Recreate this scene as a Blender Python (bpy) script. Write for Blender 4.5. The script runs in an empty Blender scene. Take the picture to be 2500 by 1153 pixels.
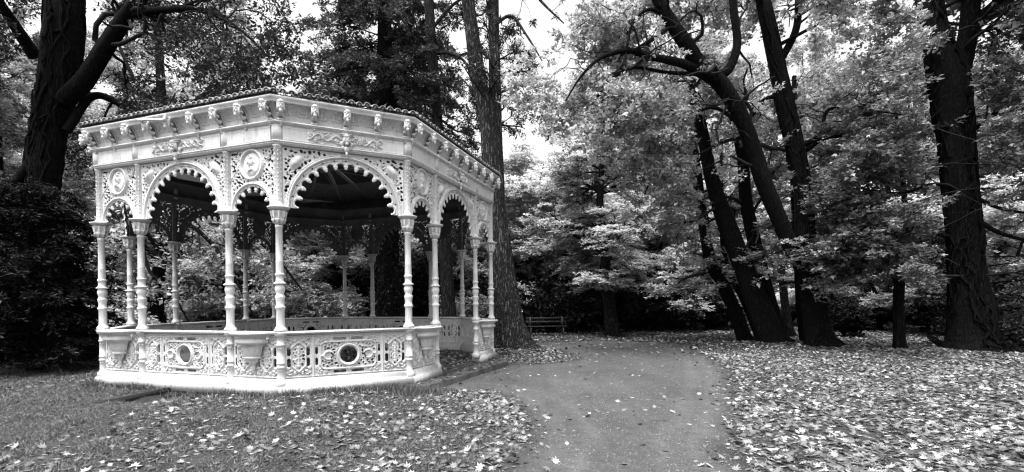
import bpy, math, random
import numpy as np
from mathutils import Vector, Matrix
R = math.radians
SC = bpy.context.scene
COL = SC.collection

# ------------------------------------------------------------------ camera
cam_data = bpy.data.cameras.new('camera')
cam = bpy.data.objects.new('camera', cam_data)
COL.objects.link(cam)
SC.camera = cam
PITCH, ROLL = -0.01539, -0.0097
cam.location = (0, 0, 1.6)
cam_data.sensor_width = 36
cam_data.lens = 36 * 1185.31 / 2500
cam_data.shift_x = 7.86 / 2500
cam_data.shift_y = 177.66 / 2500
cam_data.clip_start = 0.05
cam_data.clip_end = 1500
cam.matrix_world = (Matrix.Translation((0, 0, 1.6)) @ Matrix.Rotation(R(90) + PITCH, 4, 'X')
                    @ Matrix.Rotation(ROLL, 4, 'Z'))

# ------------------------------------------------------------------ world, sun, exposure
SUN_EL, SUN_AZ = R(70), R(215)          # azimuth counted clockwise from +Y: light from behind left of the camera
w = bpy.data.worlds.new("World"); SC.world = w; w.use_nodes = True
nt = w.node_tree; nt.nodes.clear()
sky = nt.nodes.new('ShaderNodeTexSky'); sky.sky_type = 'NISHITA'; sky.sun_disc = False
sky.sun_elevation = SUN_EL; sky.sun_rotation = SUN_AZ
sky.air_density = 1.0; sky.dust_density = 6.0; sky.ozone_density = 1.0
bw = nt.nodes.new('ShaderNodeRGBToBW')
bg = nt.nodes.new('ShaderNodeBackground'); bg.inputs['Strength'].default_value = 0.15
wo = nt.nodes.new('ShaderNodeOutputWorld')
nt.links.new(sky.outputs[0], bw.inputs[0]); nt.links.new(bw.outputs[0], bg.inputs['Color'])
nt.links.new(bg.outputs[0], wo.inputs[0])
sd = bpy.data.lights.new('sun', 'SUN'); sd.energy = 1.0; sd.angle = R(22); sd.color = (1, 1, 1)
sun = bpy.data.objects.new('sun', sd); COL.objects.link(sun)
sv = Vector((math.sin(SUN_AZ) * math.cos(SUN_EL), math.cos(SUN_AZ) * math.cos(SUN_EL), math.sin(SUN_EL)))
sun.rotation_euler = sv.to_track_quat('Z', 'Y').to_euler(); sun.location = (-6, -10, 20)
SC.view_settings.view_transform = 'Standard'
SC.view_settings.look = 'None'
SC.view_settings.gamma = 1
SC.view_settings.exposure = 1.95
SC.cycles.max_bounces = 6
SC.cycles.diffuse_bounces = 4
SC.cycles.transmission_bounces = 3
SC.cycles.transparent_max_bounces = 4
SC.cycles.use_denoising = True
SC.cycles.use_adaptive_sampling = False
SC.cycles.pixel_filter_type = 'BLACKMAN_HARRIS'; SC.cycles.filter_width = 1.2
SC.cycles.sample_clamp_indirect = 4.0
SC.cycles.caustics_reflective = False; SC.cycles.caustics_refractive = False

rng = np.random.default_rng(11)

# ------------------------------------------------------------------ where a point of the photograph stands
FPX = 1185.31378
def ray(u, v):
    X = (u - 1242.14) / FPX; Z = -(v - 754.16) / FPX
    x = X * math.cos(ROLL) + Z * math.sin(ROLL); zz = -X * math.sin(ROLL) + Z * math.cos(ROLL)
    return np.array([x, math.cos(PITCH) - zz * math.sin(PITCH), math.sin(PITCH) + zz * math.cos(PITCH)])
def ground_pt(u, v, h=0.0):
    d = ray(u, v); return d * ((h - 1.6) / d[2]) + np.array([0, 0, 1.6])
def at(u, v, Y):
    d = ray(u, v); return d * (Y / d[1]) + np.array([0, 0, 1.6])
def project(P):
    P = np.asarray(P, float); x = P[..., 0]; y = P[..., 1]; z = P[..., 2] - 1.6
    yy = y * math.cos(PITCH) + z * math.sin(PITCH); zz = -y * math.sin(PITCH) + z * math.cos(PITCH)
    X = x * math.cos(ROLL) - zz * math.sin(ROLL); Z = x * math.sin(ROLL) + zz * math.cos(ROLL)
    return 1242.14 + FPX * X / yy, 754.16 - FPX * Z / yy

# ------------------------------------------------------------------ object helpers
def tag(o, label=None, cat=None, group=None, kind=None):
    if label: o['label'] = label
    if cat: o['category'] = cat
    if group: o['group'] = group
    if kind: o['kind'] = kind
    return o
def empty(name, loc, label, cat, group=None):
    o = bpy.data.objects.new(name, None); COL.objects.link(o); o.location = loc
    o.empty_display_size = .2
    return tag(o, label, cat, group)
def mesh_np(name, V, F, smooth=False, attr=None):
    """V (n,3); F: array (m,k) or a list of such arrays"""
    if isinstance(F, np.ndarray): F = [F]
    F = [f for f in F if len(f)]
    me = bpy.data.meshes.new(name)
    nl = sum(f.size for f in F); nf = sum(len(f) for f in F)
    me.vertices.add(len(V)); me.vertices.foreach_set('co', np.ascontiguousarray(V, np.float32).ravel())
    me.loops.add(nl); me.loops.foreach_set('vertex_index', np.concatenate([f.ravel() for f in F]).astype(np.int32))
    me.polygons.add(nf)
    tot = np.concatenate([np.full(len(f), f.shape[1], np.int32) for f in F])
    st = np.concatenate([[0], np.cumsum(tot)[:-1]]).astype(np.int32)
    me.polygons.foreach_set('loop_start', st)
    if smooth is not False:
        me.polygons.foreach_set('use_smooth', np.full(nf, True) if smooth is True else smooth)
    me.update(calc_edges=True)
    if attr is not None:
        a = me.attributes.new('rnd', 'FLOAT', 'POINT'); a.data.foreach_set('value', np.ascontiguousarray(attr, np.float32))
    return me
def obj(name, me, mats, parent=None, loc=(0, 0, 0), rotz=0.0):
    o = bpy.data.objects.new(name, me); COL.objects.link(o)
    if mats is not None and not me.materials:
        for m in (mats if isinstance(mats, (list, tuple)) else [mats]): me.materials.append(m)
    o.location = loc; o.rotation_euler = (0, 0, rotz)
    if parent is not None: o.parent = parent
    return o
class MB:
    """collects shapes, becomes one mesh"""
    def __init__(s): s.v = []; s.f = {}; s.n = 0
    def add(s, V, F):
        V = np.asarray(V, float); s.v.append(V)
        for f in (F if isinstance(F, list) else [F]):
            f = np.asarray(f, int)
            if len(f): s.f.setdefault(f.shape[1], []).append(f + s.n)
        s.n += len(V); return s
    def mesh(s, name, smooth=False):
        return mesh_np(name, np.concatenate(s.v), [np.concatenate(x) for x in s.f.values()], smooth)
BOXF = np.array([[0, 3, 2, 1], [4, 5, 6, 7], [0, 1, 5, 4], [1, 2, 6, 5], [2, 3, 7, 6], [3, 0, 4, 7]])
def box(x0, x1, y0, y1, z0, z1):
    return np.array([[x0, y0, z0], [x1, y0, z0], [x1, y1, z0], [x0, y1, z0], [x0, y0, z1], [x1, y0, z1], [x1, y1, z1], [x0, y1, z1]], float), BOXF
def bar(a, b, w, h):
    a = np.array(a, float); b = np.array(b, float); t = (b - a) / np.linalg.norm(b - a)
    s = np.cross(t, [0, 0, 1]); s = s / (np.linalg.norm(s) + 1e-9); u = np.cross(s, t)
    V = []
    for p in (a, b):
        for i, j in ((-1, -1), (1, -1), (1, 1), (-1, 1)): V.append(p + s * i * w / 2 + u * j * h / 2)
    return np.array(V), BOXF
def lathe(prof, n=16, mod=None, phase=0.0, half=False, sy=1.0):
    """prof [(z,r)]; mod(theta,k)->factor"""
    k = len(prof); th = phase + np.arange(n + (1 if half else 0)) * ((math.pi if half else 2 * math.pi) / n)
    V = []
    for i, (z, r) in enumerate(prof):
        rr = r * (mod(th, i) if mod else 1.0) * np.ones_like(th)
        V.append(np.stack([rr * np.cos(th), sy * rr * np.sin(th), np.full_like(th, z)], 1))
    V = np.concatenate(V); m = len(th); F = []
    for i in range(k - 1):
        for j in range(n):
            a = i * m + j; b = i * m + (j + 1) % m
            F.append([a, b, b + m, a + m])
    F = [np.array(F)]
    if not half:
        F.append(np.array([list(range(m))[::-1]])); F.append(np.array([[(k - 1) * m + j for j in range(m)]]))
    return V, F
def tubes(P, Rr, sides=6, cap=False):
    """P (N,S,3) paths, Rr (N,S) radii -> V, F"""
    N, S, _ = P.shape
    T = np.gradient(P, axis=1); T /= np.linalg.norm(T, axis=2, keepdims=True) + 1e-9
    m = T.mean(1); ref = np.where(np.abs(m[:, 2:3]) > .8 * np.linalg.norm(m, axis=1, keepdims=True), np.array([[1., 0, 0]]), np.array([[0, 0, 1.]]))
    U = np.cross(T, ref[:, None, :]); U /= np.linalg.norm(U, axis=2, keepdims=True) + 1e-9
    W = np.cross(T, U)
    th = np.arange(sides) * 2 * math.pi / sides
    V = P[:, :, None, :] + Rr[:, :, None, None] * (U[:, :, None, :] * np.cos(th)[None, None, :, None] + W[:, :, None, :] * np.sin(th)[None, None, :, None])
    idx = np.arange(N * S * sides).reshape(N, S, sides)
    a = idx[:, :-1, :]; b = np.roll(a, -1, 2); d = idx[:, 1:, :]; c = np.roll(d, -1, 2)
    return V.reshape(-1, 3), np.stack([a, d, c, b], -1).reshape(-1, 4)
def smooth_path(pts, n):
    """Catmull-Rom through pts (m,k) -> n samples"""
    pts = np.asarray(pts, float); m = len(pts)
    e = np.concatenate([[2 * pts[0] - pts[1]], pts, [2 * pts[-1] - pts[-2]]])
    t = np.linspace(0, m - 1, n); i = np.minimum(t.astype(int), m - 2); f = (t - i)[:, None]
    p0, p1, p2, p3 = e[i], e[i + 1], e[i + 2], e[i + 3]
    return .5 * (2 * p1 + (p2 - p0) * f + (2 * p0 - 5 * p1 + 4 * p2 - p3) * f ** 2 + (3 * p1 - p0 - 3 * p2 + p3) * f ** 3)

# ------------------------------------------------------------------ materials (a neutral scene: the photograph is black and white)
def g(v): return (v, v, v, 1)
def mat(name, base=.5, rough=.6, build=None, spec=.3):
    m = bpy.data.materials.new(name); m.use_nodes = True
    b = m.node_tree.nodes['Principled BSDF']
    b.inputs['Base Color'].default_value = g(base); b.inputs['Roughness'].default_value = rough
    b.inputs['Specular IOR Level'].default_value = spec
    if build: build(m.node_tree, b)
    return m
def N(t, kind, **kw):
    n = t.nodes.new(kind)
    for k, v in kw.items():
        if k in n.inputs: n.inputs[k].default_value = v
        else: setattr(n, k, v)
    return n
def coords(t, scale=(1, 1, 1), kind='Object'):
    tc = N(t, 'ShaderNodeTexCoord'); mp = N(t, 'ShaderNodeMapping'); mp.inputs['Scale'].default_value = scale
    t.links.new(tc.outputs[kind], mp.inputs[0]); return mp.outputs[0]
def world_coords(t, scale=(1, 1, 1)):
    tc = N(t, 'ShaderNodeNewGeometry'); mp = N(t, 'ShaderNodeMapping'); mp.inputs['Scale'].default_value = scale
    t.links.new(tc.outputs['Position'], mp.inputs[0]); return mp.outputs[0]
def ramp(t, src, stops):
    r = N(t, 'ShaderNodeValToRGB'); e = r.color_ramp.elements
    while len(e) < len(stops): e.new(.5)
    for i, (p, v) in enumerate(stops): e[i].position = p; e[i].color = g(v)
    t.links.new(src, r.inputs[0]); return r.outputs[0]
def noise(t, co, scale, detail=4, rough=.6):
    n = N(t, 'ShaderNodeTexNoise'); n.inputs['Scale'].default_value = scale; n.inputs['Detail'].default_value = detail
    n.inputs['Roughness'].default_value = rough; t.links.new(co, n.inputs['Vector']); return n.outputs['Fac']
def mul(t, a, b, op='MULTIPLY'):
    m = N(t, 'ShaderNodeMath', operation=op)
    for i, x in enumerate((a, b)):
        if isinstance(x, (int, float)): m.inputs[i].default_value = x
        else: t.links.new(x, m.inputs[i])
    return m.outputs[0]
def bump(t, b, h, strength=.5, dist=.01):
    n = N(t, 'ShaderNodeBump'); n.inputs['Strength'].default_value = strength; n.inputs['Distance'].default_value = dist
    t.links.new(h, n.inputs['Height']); t.links.new(n.outputs[0], b.inputs['Normal'])

def _white(lo, hi):
    def f(t, b):
        co = world_coords(t); st = world_coords(t, (1, 1, .18))
        a = ramp(t, noise(t, st, 9, 5, .7), [(.30, lo), (.50, hi * .97), (.7, hi)])
        s = mul(t, ramp(t, noise(t, co, 38, 3, .6), [(.27, .35), (.35, 1)]), ramp(t, noise(t, world_coords(t, (1, 1, .12)), 17, 4, .7), [(.33, .72), (.43, 1)]))
        t.links.new(mul(t, a, s), b.inputs['Base Color'])
        bump(t, b, noise(t, co, 60, 3), .5, .006)
    return f
M_white = mat('white_paint', .8, .5, _white(.47, .60), .35)
M_plinth = mat('whitewashed_stone', .75, .8, _white(.34, .50), .2)
M_inner_shade = mat('inner_shade', .1, .6, lambda t, b: t.links.new(ramp(t, noise(t, world_coords(t), 3, 4), [(.3, .09), (.7, .15)]), b.inputs['Base Color']))  # shade of the interior above the capitals, put into the colour
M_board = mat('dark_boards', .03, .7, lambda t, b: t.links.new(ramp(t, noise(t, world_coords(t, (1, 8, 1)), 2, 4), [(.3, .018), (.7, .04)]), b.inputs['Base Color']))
def _tile(t, b):
    co = world_coords(t)
    t.links.new(ramp(t, noise(t, co, 14, 5, .7), [(.3, .06), (.5, .18), (.7, .42)]), b.inputs['Base Color'])
    bump(t, b, noise(t, co, 40, 4), .5, .006)
M_tile = mat('clay_tile', .12, .75, _tile)
def _conc(t, b):
    co = world_coords(t)
    c = mul(t, ramp(t, noise(t, co, 2.2, 6, .7), [(.3, .03), (.7, .10)]), ramp(t, noise(t, co, 30, 4), [(.35, .6), (.6, 1)]))
    t.links.new(c, b.inputs['Base Color']); bump(t, b, noise(t, co, 35, 5, .7), .8, .012)
M_conc = mat('old_concrete', .15, .85, _conc)
M_rib = mat('grey_rib_paint', .24, .6)
M_iron = mat('dark_iron', .05, .5)

# ------------------------------------------------------------------ pierced and modelled cast-iron panels from distance fields
class Panel:
    def __init__(s, w, h, cell=.012):
        s.w, s.h = w, h; s.nx = int(round(w / cell)); s.ny = int(round(h / cell))
        x = np.linspace(-w / 2, w / 2, s.nx + 1); y = np.linspace(0, h, s.ny + 1)
        s.X, s.Y = np.meshgrid(x, y, indexing='ij'); s.cx = w / s.nx; s.cy = h / s.ny
        s.S = np.full_like(s.X, 1.0); s.H = np.zeros_like(s.X)
    def disc(s, x, y, r, ry=None):
        ry = ry or r
        return (1 - np.sqrt(((s.X - x) / r) ** 2 + ((s.Y - y) / ry) ** 2)) * min(r, ry)
    def ring(s, x, y, r, w, ry=None):
        return w - np.abs(s.disc(x, y, r, ry))
    def rect(s, x, y, a, b, rd=0.0, ch=0.0):
        dx = np.abs(s.X - x) - (a - rd); dy = np.abs(s.Y - y) - (b - rd)
        d = -(np.hypot(np.maximum(dx, 0), np.maximum(dy, 0)) + np.minimum(np.maximum(dx, dy), 0) - rd)
        if ch: d = np.minimum(d, -(np.abs(s.X - x) + np.abs(s.Y - y) - (a + b - ch)) * .707)
        return d
    def path(s, pts, w):
        pts = np.asarray(pts, float); d = np.full_like(s.X, -9.0); w = np.broadcast_to(w, len(pts))
        for i in range(len(pts) - 1):
            p, q = pts[i], pts[i + 1]; e = q - p; L = e @ e + 1e-12
            t = np.clip(((s.X - p[0]) * e[0] + (s.Y - p[1]) * e[1]) / L, 0, 1)
            d = np.maximum(d, w[i] - np.hypot(s.X - p[0] - t * e[0], s.Y - p[1] - t * e[1]))
        return d
    def scroll(s, x, y, r, a0, turns, w=.009, flip=1):
        t = np.linspace(0, 1, 18); a = a0 + flip * t * turns * 2 * math.pi; rr = r * (1 - .85 * t)
        return s.path(np.stack([x + rr * np.cos(a), y + rr * np.sin(a)], 1), w)
    def add(s, d, h=.0, rd=.01):
        s.S = np.maximum(s.S, d)
        if h: s.raise_(d, h, rd)
    def raise_(s, d, h, rd=.01):
        s.H = np.maximum(s.H, h * np.sqrt(np.clip(d / rd, 0, 1)))
    def groove(s, d, h, rd=.006):
        s.H -= h * np.clip(d / rd, 0, 1)
    def cut(s, d): s.S = np.minimum(s.S, -d)
    def lace(s, region, keep, sp, r, seed, relief=.012):
        """pierce small leaf-shaped holes where region>0 and keep<0"""
        rg = np.random.default_rng(seed); pts = []
        tries = int(s.w * s.h / sp ** 2 * 14)
        P = np.stack([rg.uniform(-s.w / 2, s.w / 2, tries), rg.uniform(0, s.h, tries)], 1)
        ii = np.clip(((P[:, 0] + s.w / 2) / s.cx).astype(int), 0, s.nx); jj = np.clip((P[:, 1] / s.cy).astype(int), 0, s.ny)
        ok = (region[ii, jj] > r * .8) & (keep[ii, jj] < -r * .3); P = P[ok]
        Q = []
        for p in P:
            if all((p[0] - q[0]) ** 2 + (p[1] - q[1]) ** 2 > sp * sp for q in Q): Q.append(p)
        bumps = np.full_like(s.X, -9.0)
        for q in Q:
            rr = r * rg.uniform(.75, 1.2); el = rg.uniform(1, 1.9); a = rg.uniform(0, math.pi)
            dx = (s.X - q[0]) * math.cos(a) + (s.Y - q[1]) * math.sin(a); dy = -(s.X - q[0]) * math.sin(a) + (s.Y - q[1]) * math.cos(a)
            d = (1 - np.sqrt((dx / (rr * el)) ** 2 + (dy / rr) ** 2)) * rr
            s.S = np.where(keep > 0, s.S, np.minimum(s.S, -d))
            if relief: s.H = np.where(keep > 0, s.H, s.H + relief * np.clip(1 - np.abs(np.hypot(s.X - q[0], s.Y - q[1]) - rr * 1.5) / .012, 0, 1) * .6)
    def mesh(s, name, thick=.03, warp=None, back_mat=False):
        V = np.stack([s.X, s.Y], -1).copy()
        Sc = (s.S[:-1, :-1] + s.S[1:, :-1] + s.S[:-1, 1:] + s.S[1:, 1:]) / 4
        K = Sc > 0
        n = np.zeros(s.X.shape, int); tot = np.zeros(s.X.shape, int)
        for a in (slice(0, -1), slice(1, None)):
            for b in (slice(0, -1), slice(1, None)):
                n[a, b] += K; tot[a, b] += 1
        bd = (n > 0) & (n < tot)
        gx, gy = np.gradient(s.S, s.cx, s.cy); gg = gx ** 2 + gy ** 2 + 1e-6
        mv = np.clip(s.S / gg ** .5, -.65 * s.cx, .65 * s.cx); gl = gg ** .5
        V[..., 0] -= np.where(bd, mv * gx / gl, 0); V[..., 1] -= np.where(bd, mv * gy / gl, 0)
        V[..., 0] = np.clip(V[..., 0], -s.w / 2, s.w / 2); V[..., 1] = np.clip(V[..., 1], 0, s.h)
        idx = np.arange(V.shape[0] * V.shape[1]).reshape(V.shape[:2])
        nv = idx.size
        a = idx[:-1, :-1][K]; b = idx[1:, :-1][K]; c = idx[1:, 1:][K]; d = idx[:-1, 1:][K]
        s.H = s.H * 1.4
        if warp is None: warp = lambda x, y, hgt: np.stack([x, -hgt, y], -1)
        fr = warp(V[..., 0].ravel(), V[..., 1].ravel(), s.H.ravel())
        bk = warp(V[..., 0].ravel(), V[..., 1].ravel(), np.full(nv, -thick))
        front = np.stack([a, b, c, d], 1); back = np.stack([a, d, c, b], 1) + nv
        Kp = np.zeros((s.nx + 2, s.ny + 2), bool); Kp[1:-1, 1:-1] = K
        sides = []
        def side(mask, p, q):
            p = p[mask]; q = q[mask]
            sides.append(np.stack([p, p + nv, q + nv, q], 1) + 2 * nv)
        side(K & ~Kp[1:-1, :-2], idx[:-1, :-1], idx[1:, :-1]); side(K & ~Kp[1:-1, 2:], idx[1:, 1:], idx[:-1, 1:])
        side(K & ~Kp[:-2, 1:-1], idx[:-1, 1:], idx[:-1, :-1]); side(K & ~Kp[2:, 1:-1], idx[1:, :-1], idx[1:, 1:])
        F = np.concatenate([front, back] + sides)
        A = np.concatenate([fr, bk, fr, bk])
        used = np.unique(F); mp = np.full(len(A), -1); mp[used] = np.arange(len(used))
        sm = np.zeros(len(F), bool); sm[:len(front)] = True
        me = mesh_np(name, A[used], mp[F], sm)
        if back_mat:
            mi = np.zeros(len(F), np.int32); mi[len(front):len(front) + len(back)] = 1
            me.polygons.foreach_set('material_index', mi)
        return me

# ================================================================== the bandstand
S_B, L_B = 1.16424, 2.31
PCX, PCY, PROT = -4.99841, 13.12101, -0.32503
W_L = 2 * S_B + L_B; APO = W_L / 2 + L_B / math.sqrt(2)      # half distance between two long sides
Z_RAIL, Z_CAP, Z_ARCH, Z_ENT, Z_COVE, Z_EAVE = 1.10, 3.31, 4.40, 4.80, 5.09, 5.19
stand = empty('bandstand', (PCX, PCY, 0), 'white ornate cast iron bandstand with arched openings and a scalloped tile edge roof', 'bandstand')
PC = np.array([PCX, PCY])
POSTS = []
for k in range(4):
    a = k * math.pi / 2 + PROT
    for x in (-W_L / 2, -L_B / 2, L_B / 2, W_L / 2):
        POSTS.append(np.array([x * math.cos(a) + APO * math.sin(a), x * math.sin(a) - APO * math.cos(a)]))
# POSTS are relative to the centre; the 8 sides: 4 long (posts 4k..4k+3), 4 diagonal (4k+3..4k+4)
SIDES = []
for k in range(4):
    SIDES.append((POSTS[4 * k], POSTS[4 * k + 3], 'long')); SIDES.append((POSTS[4 * k + 3], POSTS[(4 * k + 4) % 16], 'diag'))
def frame(a, b):
    t = (b - a) / np.linalg.norm(b - a); n = np.array([t[1], -t[0]]); return (a + b) / 2, t, n, math.atan2(t[1], t[0]), np.linalg.norm(b - a)
def octa(d):
    """the 8 corners of the plan offset outward by d"""
    out = []
    for i in range(8):
        (a, b, _), (c, e, _) = SIDES[i - 1], SIDES[i]
        _, t1, n1, _, _ = frame(a, b); _, t2, n2, _, _ = frame(c, e)
        bis = (n1 + n2) / np.linalg.norm(n1 + n2); out.append(c + bis * d / (bis @ n1))
    return np.array(out)
def sweep_ring(prof, closed_profile=True):
    rings = [np.concatenate([octa(d), np.full((8, 1), z)], 1) for d, z in prof]
    V = np.concatenate(rings); m = len(prof); F = []
    for i in range(m if closed_profile else m - 1):
        j = (i + 1) % m
        for k in range(8):
            l = (k + 1) % 8; F.append([i * 8 + k, i * 8 + l, j * 8 + l, j * 8 + k])
    return V, np.array(F)
def extrude_profile(prof, x0, x1, m0=0.0, m1=0.0):
    """profile [(offset outward, z)] along local x; m = mitre slope at each end"""
    k = len(prof); V = []
    for x, m in ((x0, -m0), (x1, m1)):
        for d, z in prof: V.append([x + m * d, -d, z])
    F = [[i, (i + 1) % k, (i + 1) % k + k, i + k] for i in range(k)]
    return np.array(V), [np.array(F), np.array([list(range(k))[::-1], list(range(k, 2 * k))])]

# --- columns, capitals, lower posts, upper pilasters
def flute(n, amt, ks): return lambda th, i: (1 - amt * (np.cos(n * th) > .2)) if i in ks else 1.0
col_prof = [(1.10, .125), (1.135, .125), (1.15, .112), (1.19, .098), (1.22, .094), (1.48, .092), (1.50, .108), (1.525, .125), (1.545, .125),
            (1.56, .098), (1.60, .090), (1.66, .098), (1.705, .118), (1.73, .118), (1.745, .092), (1.77, .086), (1.81, .108), (1.85, .122), (1.89, .120), (1.92, .098),
            (1.935, .090), (1.945, .148), (1.965, .150), (1.985, .098), (2.0, .088), (2.09, .090), (2.105, .112), (2.13, .112), (2.14, .086), (2.15, .082), (2.34, .080),
            (2.35, .086), (2.365, .076), (2.94, .071), (2.95, .088), (2.975, .088), (2.985, .072), (3.0, .075)]
col_prof = [(z, r * (.88 if z < 1.16 else .80 if r < .084 else .71 if r > .10 else .75)) for z, r in col_prof]
me_col = MB().add(*lathe(col_prof, 24, lambda th, i: 1 - .05 * (np.cos(8 * th) > 0) if i in (4, 5) or i in (29, 30) else 1.0)).mesh('column', True)
def petal(n, amt, ks): return lambda th, i: 1 + amt * np.cos(n * th) if i in ks else 1.0
cap = MB()
cap.add(*lathe([(2.995, .080), (3.03, .105), (3.06, .125), (3.09, .138), (3.105, .112), (3.11, .105), (3.15, .125), (3.19, .148), (3.225, .165), (3.245, .14), (3.25, .12)],
               32, petal(8, .14, (1, 2, 3, 6, 7, 8, 9))))
cap.add(*lathe([(3.25, .15), (3.262, .205), (3.275, .215), (3.285, .235), (3.305, .24), (3.312, .20)], 24))
for k in range(8):
    a = k * math.pi / 4
    cap.add(*bar((.12 * math.cos(a), .12 * math.sin(a), 3.02), (.165 * math.cos(a), .165 * math.sin(a), 3.21), .03, .02))
for v_ in cap.v: v_[:, :2] *= .79
me_cap = cap.mesh('capital', False)
ped = MB()
def octo(prof): return lathe([(z, r / math.cos(math.pi / 8)) for z, r in prof], 8, phase=math.pi / 8)
ped.add(*octo([(.10, .125), (.20, .122), (.24, .102), (.26, .092), (.44, .090), (.45, .106), (.475, .106), (.485, .092), (.515, .092), (.525, .106), (.545, .106),
               (.555, .090), (.84, .090), (.85, .106), (.875, .106), (.885, .092), (1.0, .092), (1.02, .115), (1.06, .125), (1.098, .125)]))
for z0, z1 in ((.29, .41), (.60, .80), (.91, .98)):
    for k in range(8):
        a = k * math.pi / 4; c, s_ = math.cos(a), math.sin(a)
        for u in (-.026, .026):
            V, F = bar((c * .092 - s_ * u, s_ * .092 + c * u, z0), (c * .092 - s_ * u, s_ * .092 + c * u, z1), .008, .008); ped.add(V, F)
        V, F = bar((c * .092 + s_ * .026, s_ * .092 - c * .026, z1), (c * .092 - s_ * .026, s_ * .092 + c * .026, z1), .008, .008); ped.add(V, F)
for v_ in ped.v: v_[:, :2] *= np.where((v_[:, 2] > .23) & (v_[:, 2] < 1.01), .72, .85)[:, None]
me_ped = ped.mesh('pedestal')
pil = MB()
pil.add(*octo([(3.313, .12), (3.34, .12), (3.36, .092), (3.40, .085), (4.36, .085), (4.372, .10), (4.398, .105)]))
for k in range(8):
    a = k * math.pi / 4; c, s_ = math.cos(a), math.sin(a)
    rp = random.Random(k)
    z = 3.44
    while z < 4.33:
        h = rp.choice([.03, .045, .06]); q = lathe([(-.012, .004), (-.006, .012), (.008, .012), (.014, .003)], 6)
        V = q[0] * [1, 1, h / .03]; V = V + [c * .086, s_ * .086, z]; pil.add(V, q[1]); z += h + .035
for v_ in pil.v: v_[:, :2] *= .76
me_pil = pil.mesh('pilaster')
# inner faces of the pilasters are coloured dark for the shade of the inside
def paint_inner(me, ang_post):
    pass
ped_w = []
for i, p in enumerate(POSTS):
    corner = i % 4 in (0, 3)
    ang = PROT + (i // 4) * math.pi / 2
    c = obj('column', me_col, M_white, stand, (p[0], p[1], 0), ang)
    obj('capital', me_cap, M_white, c); obj('pedestal', me_ped, M_white, c)
    key = ['mid', 'mid', 'mid', 'mid']
    # each pilaster: same shape, own material split by side facing the inside
    me = me_pil.copy(); me.materials.append(M_white); me.materials.append(M_inner_shade)
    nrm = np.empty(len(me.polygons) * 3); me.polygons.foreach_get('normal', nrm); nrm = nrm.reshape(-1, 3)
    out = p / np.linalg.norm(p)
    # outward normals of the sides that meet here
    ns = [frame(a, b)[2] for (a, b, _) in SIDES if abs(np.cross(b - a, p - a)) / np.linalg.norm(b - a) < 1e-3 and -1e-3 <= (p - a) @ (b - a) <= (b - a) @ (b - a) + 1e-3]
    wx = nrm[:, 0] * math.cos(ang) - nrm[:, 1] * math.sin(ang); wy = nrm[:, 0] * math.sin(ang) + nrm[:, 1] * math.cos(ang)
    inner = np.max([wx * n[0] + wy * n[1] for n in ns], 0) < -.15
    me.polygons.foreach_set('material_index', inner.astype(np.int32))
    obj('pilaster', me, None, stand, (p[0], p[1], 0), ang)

# --- arched panels
PW = .058
def arch(P, cx, R0, Rc, n, lr, ring_w=.04):
    r = np.hypot(P.X - cx, P.Y); th = np.arctan2(P.Y, P.X - cx)
    P.cut(Rc - r)                                     # the opening
    for k in range(n):
        a = (k + .5) / n * math.pi
        P.cut(P.disc(cx + Rc * math.cos(a), Rc * math.sin(a), lr))
    for k in range(1, n):
        a = k / n * math.pi
        tip = P.disc(cx + (Rc - .024) * math.cos(a), (Rc - .024) * math.sin(a), .029)
        P.add(tip, .010, .02); P.raise_(P.path([(cx + (Rc - .03) * math.cos(a), (Rc - .03) * math.sin(a)), (cx + (Rc + .045) * math.cos(a), (Rc + .045) * math.sin(a))], .016), .013, .012)
        for s_ in (-1, 1):
            b = a + s_ * .018 / Rc
            P.add(P.disc(cx + (Rc + .006) * math.cos(b), (Rc + .006) * math.sin(b), .024), .014, .014)
        q = R0 - ring_w - .028
        P.cut(P.disc(cx + q * math.cos(a), q * math.sin(a), .016))
    for k in range(n):
        a = (k + .5) / n * math.pi
        P.raise_(np.where(r > Rc - .03, P.ring(cx + Rc * math.cos(a), Rc * math.sin(a), lr + .022, .012), -1), .014, .01)
    P.raise_(ring_w - np.abs(r - R0), .035, .02)
    P.groove(.008 - np.abs(r - R0 - .012), .02)
    P.raise_(.012 - np.abs(r - (R0 - ring_w - .022)), .018, .008)
    return r
def arch_large():
    P = Panel(L_B - 2 * PW, Z_ARCH - Z_CAP); R0 = 1.01
    r = arch(P, 0, R0, .83, 14, .066)
    region = np.minimum(r - R0 - .045, P.rect(0, P.h / 2, P.w / 2 - .04, P.h / 2 - .04))
    keep = np.full_like(P.X, -9.0)
    for s_ in (-1, 1):
        for x, y, rr, a in ((.70, .93, .075, 2), (.94, .66, .07, 4), (.99, .45, .04, 1), (.52, .98, .05, 0), (.97, .98, .05, 3)):
            keep = np.maximum(keep, P.scroll(s_ * x, y, rr, a if s_ > 0 else math.pi - a, 1.2, .010, s_))
    boss = lambda s_: (1 - np.sqrt((((P.X - s_ * .86) * .8 + s_ * (P.Y - .83) * .6) / .075) ** 2 + ((-(P.X - s_ * .86) * .6 * s_ + (P.Y - .83) * .8) / .135) ** 2)) * .075
    B = np.maximum(boss(-1), boss(1)); keep = np.maximum(keep, B + .01)
    P.lace(region, keep, .060, .0235, 3)
    P.add(B, .055, .05); P.raise_(keep - 0, .018, .01)
    P.raise_(np.minimum(.02 - np.abs(P.rect(0, P.h / 2, P.w / 2 - .03, P.h / 2 - .025)), r - R0 - .03), .012, .008)
    return P.mesh('arch_panel', .012, back_mat=True)
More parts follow.
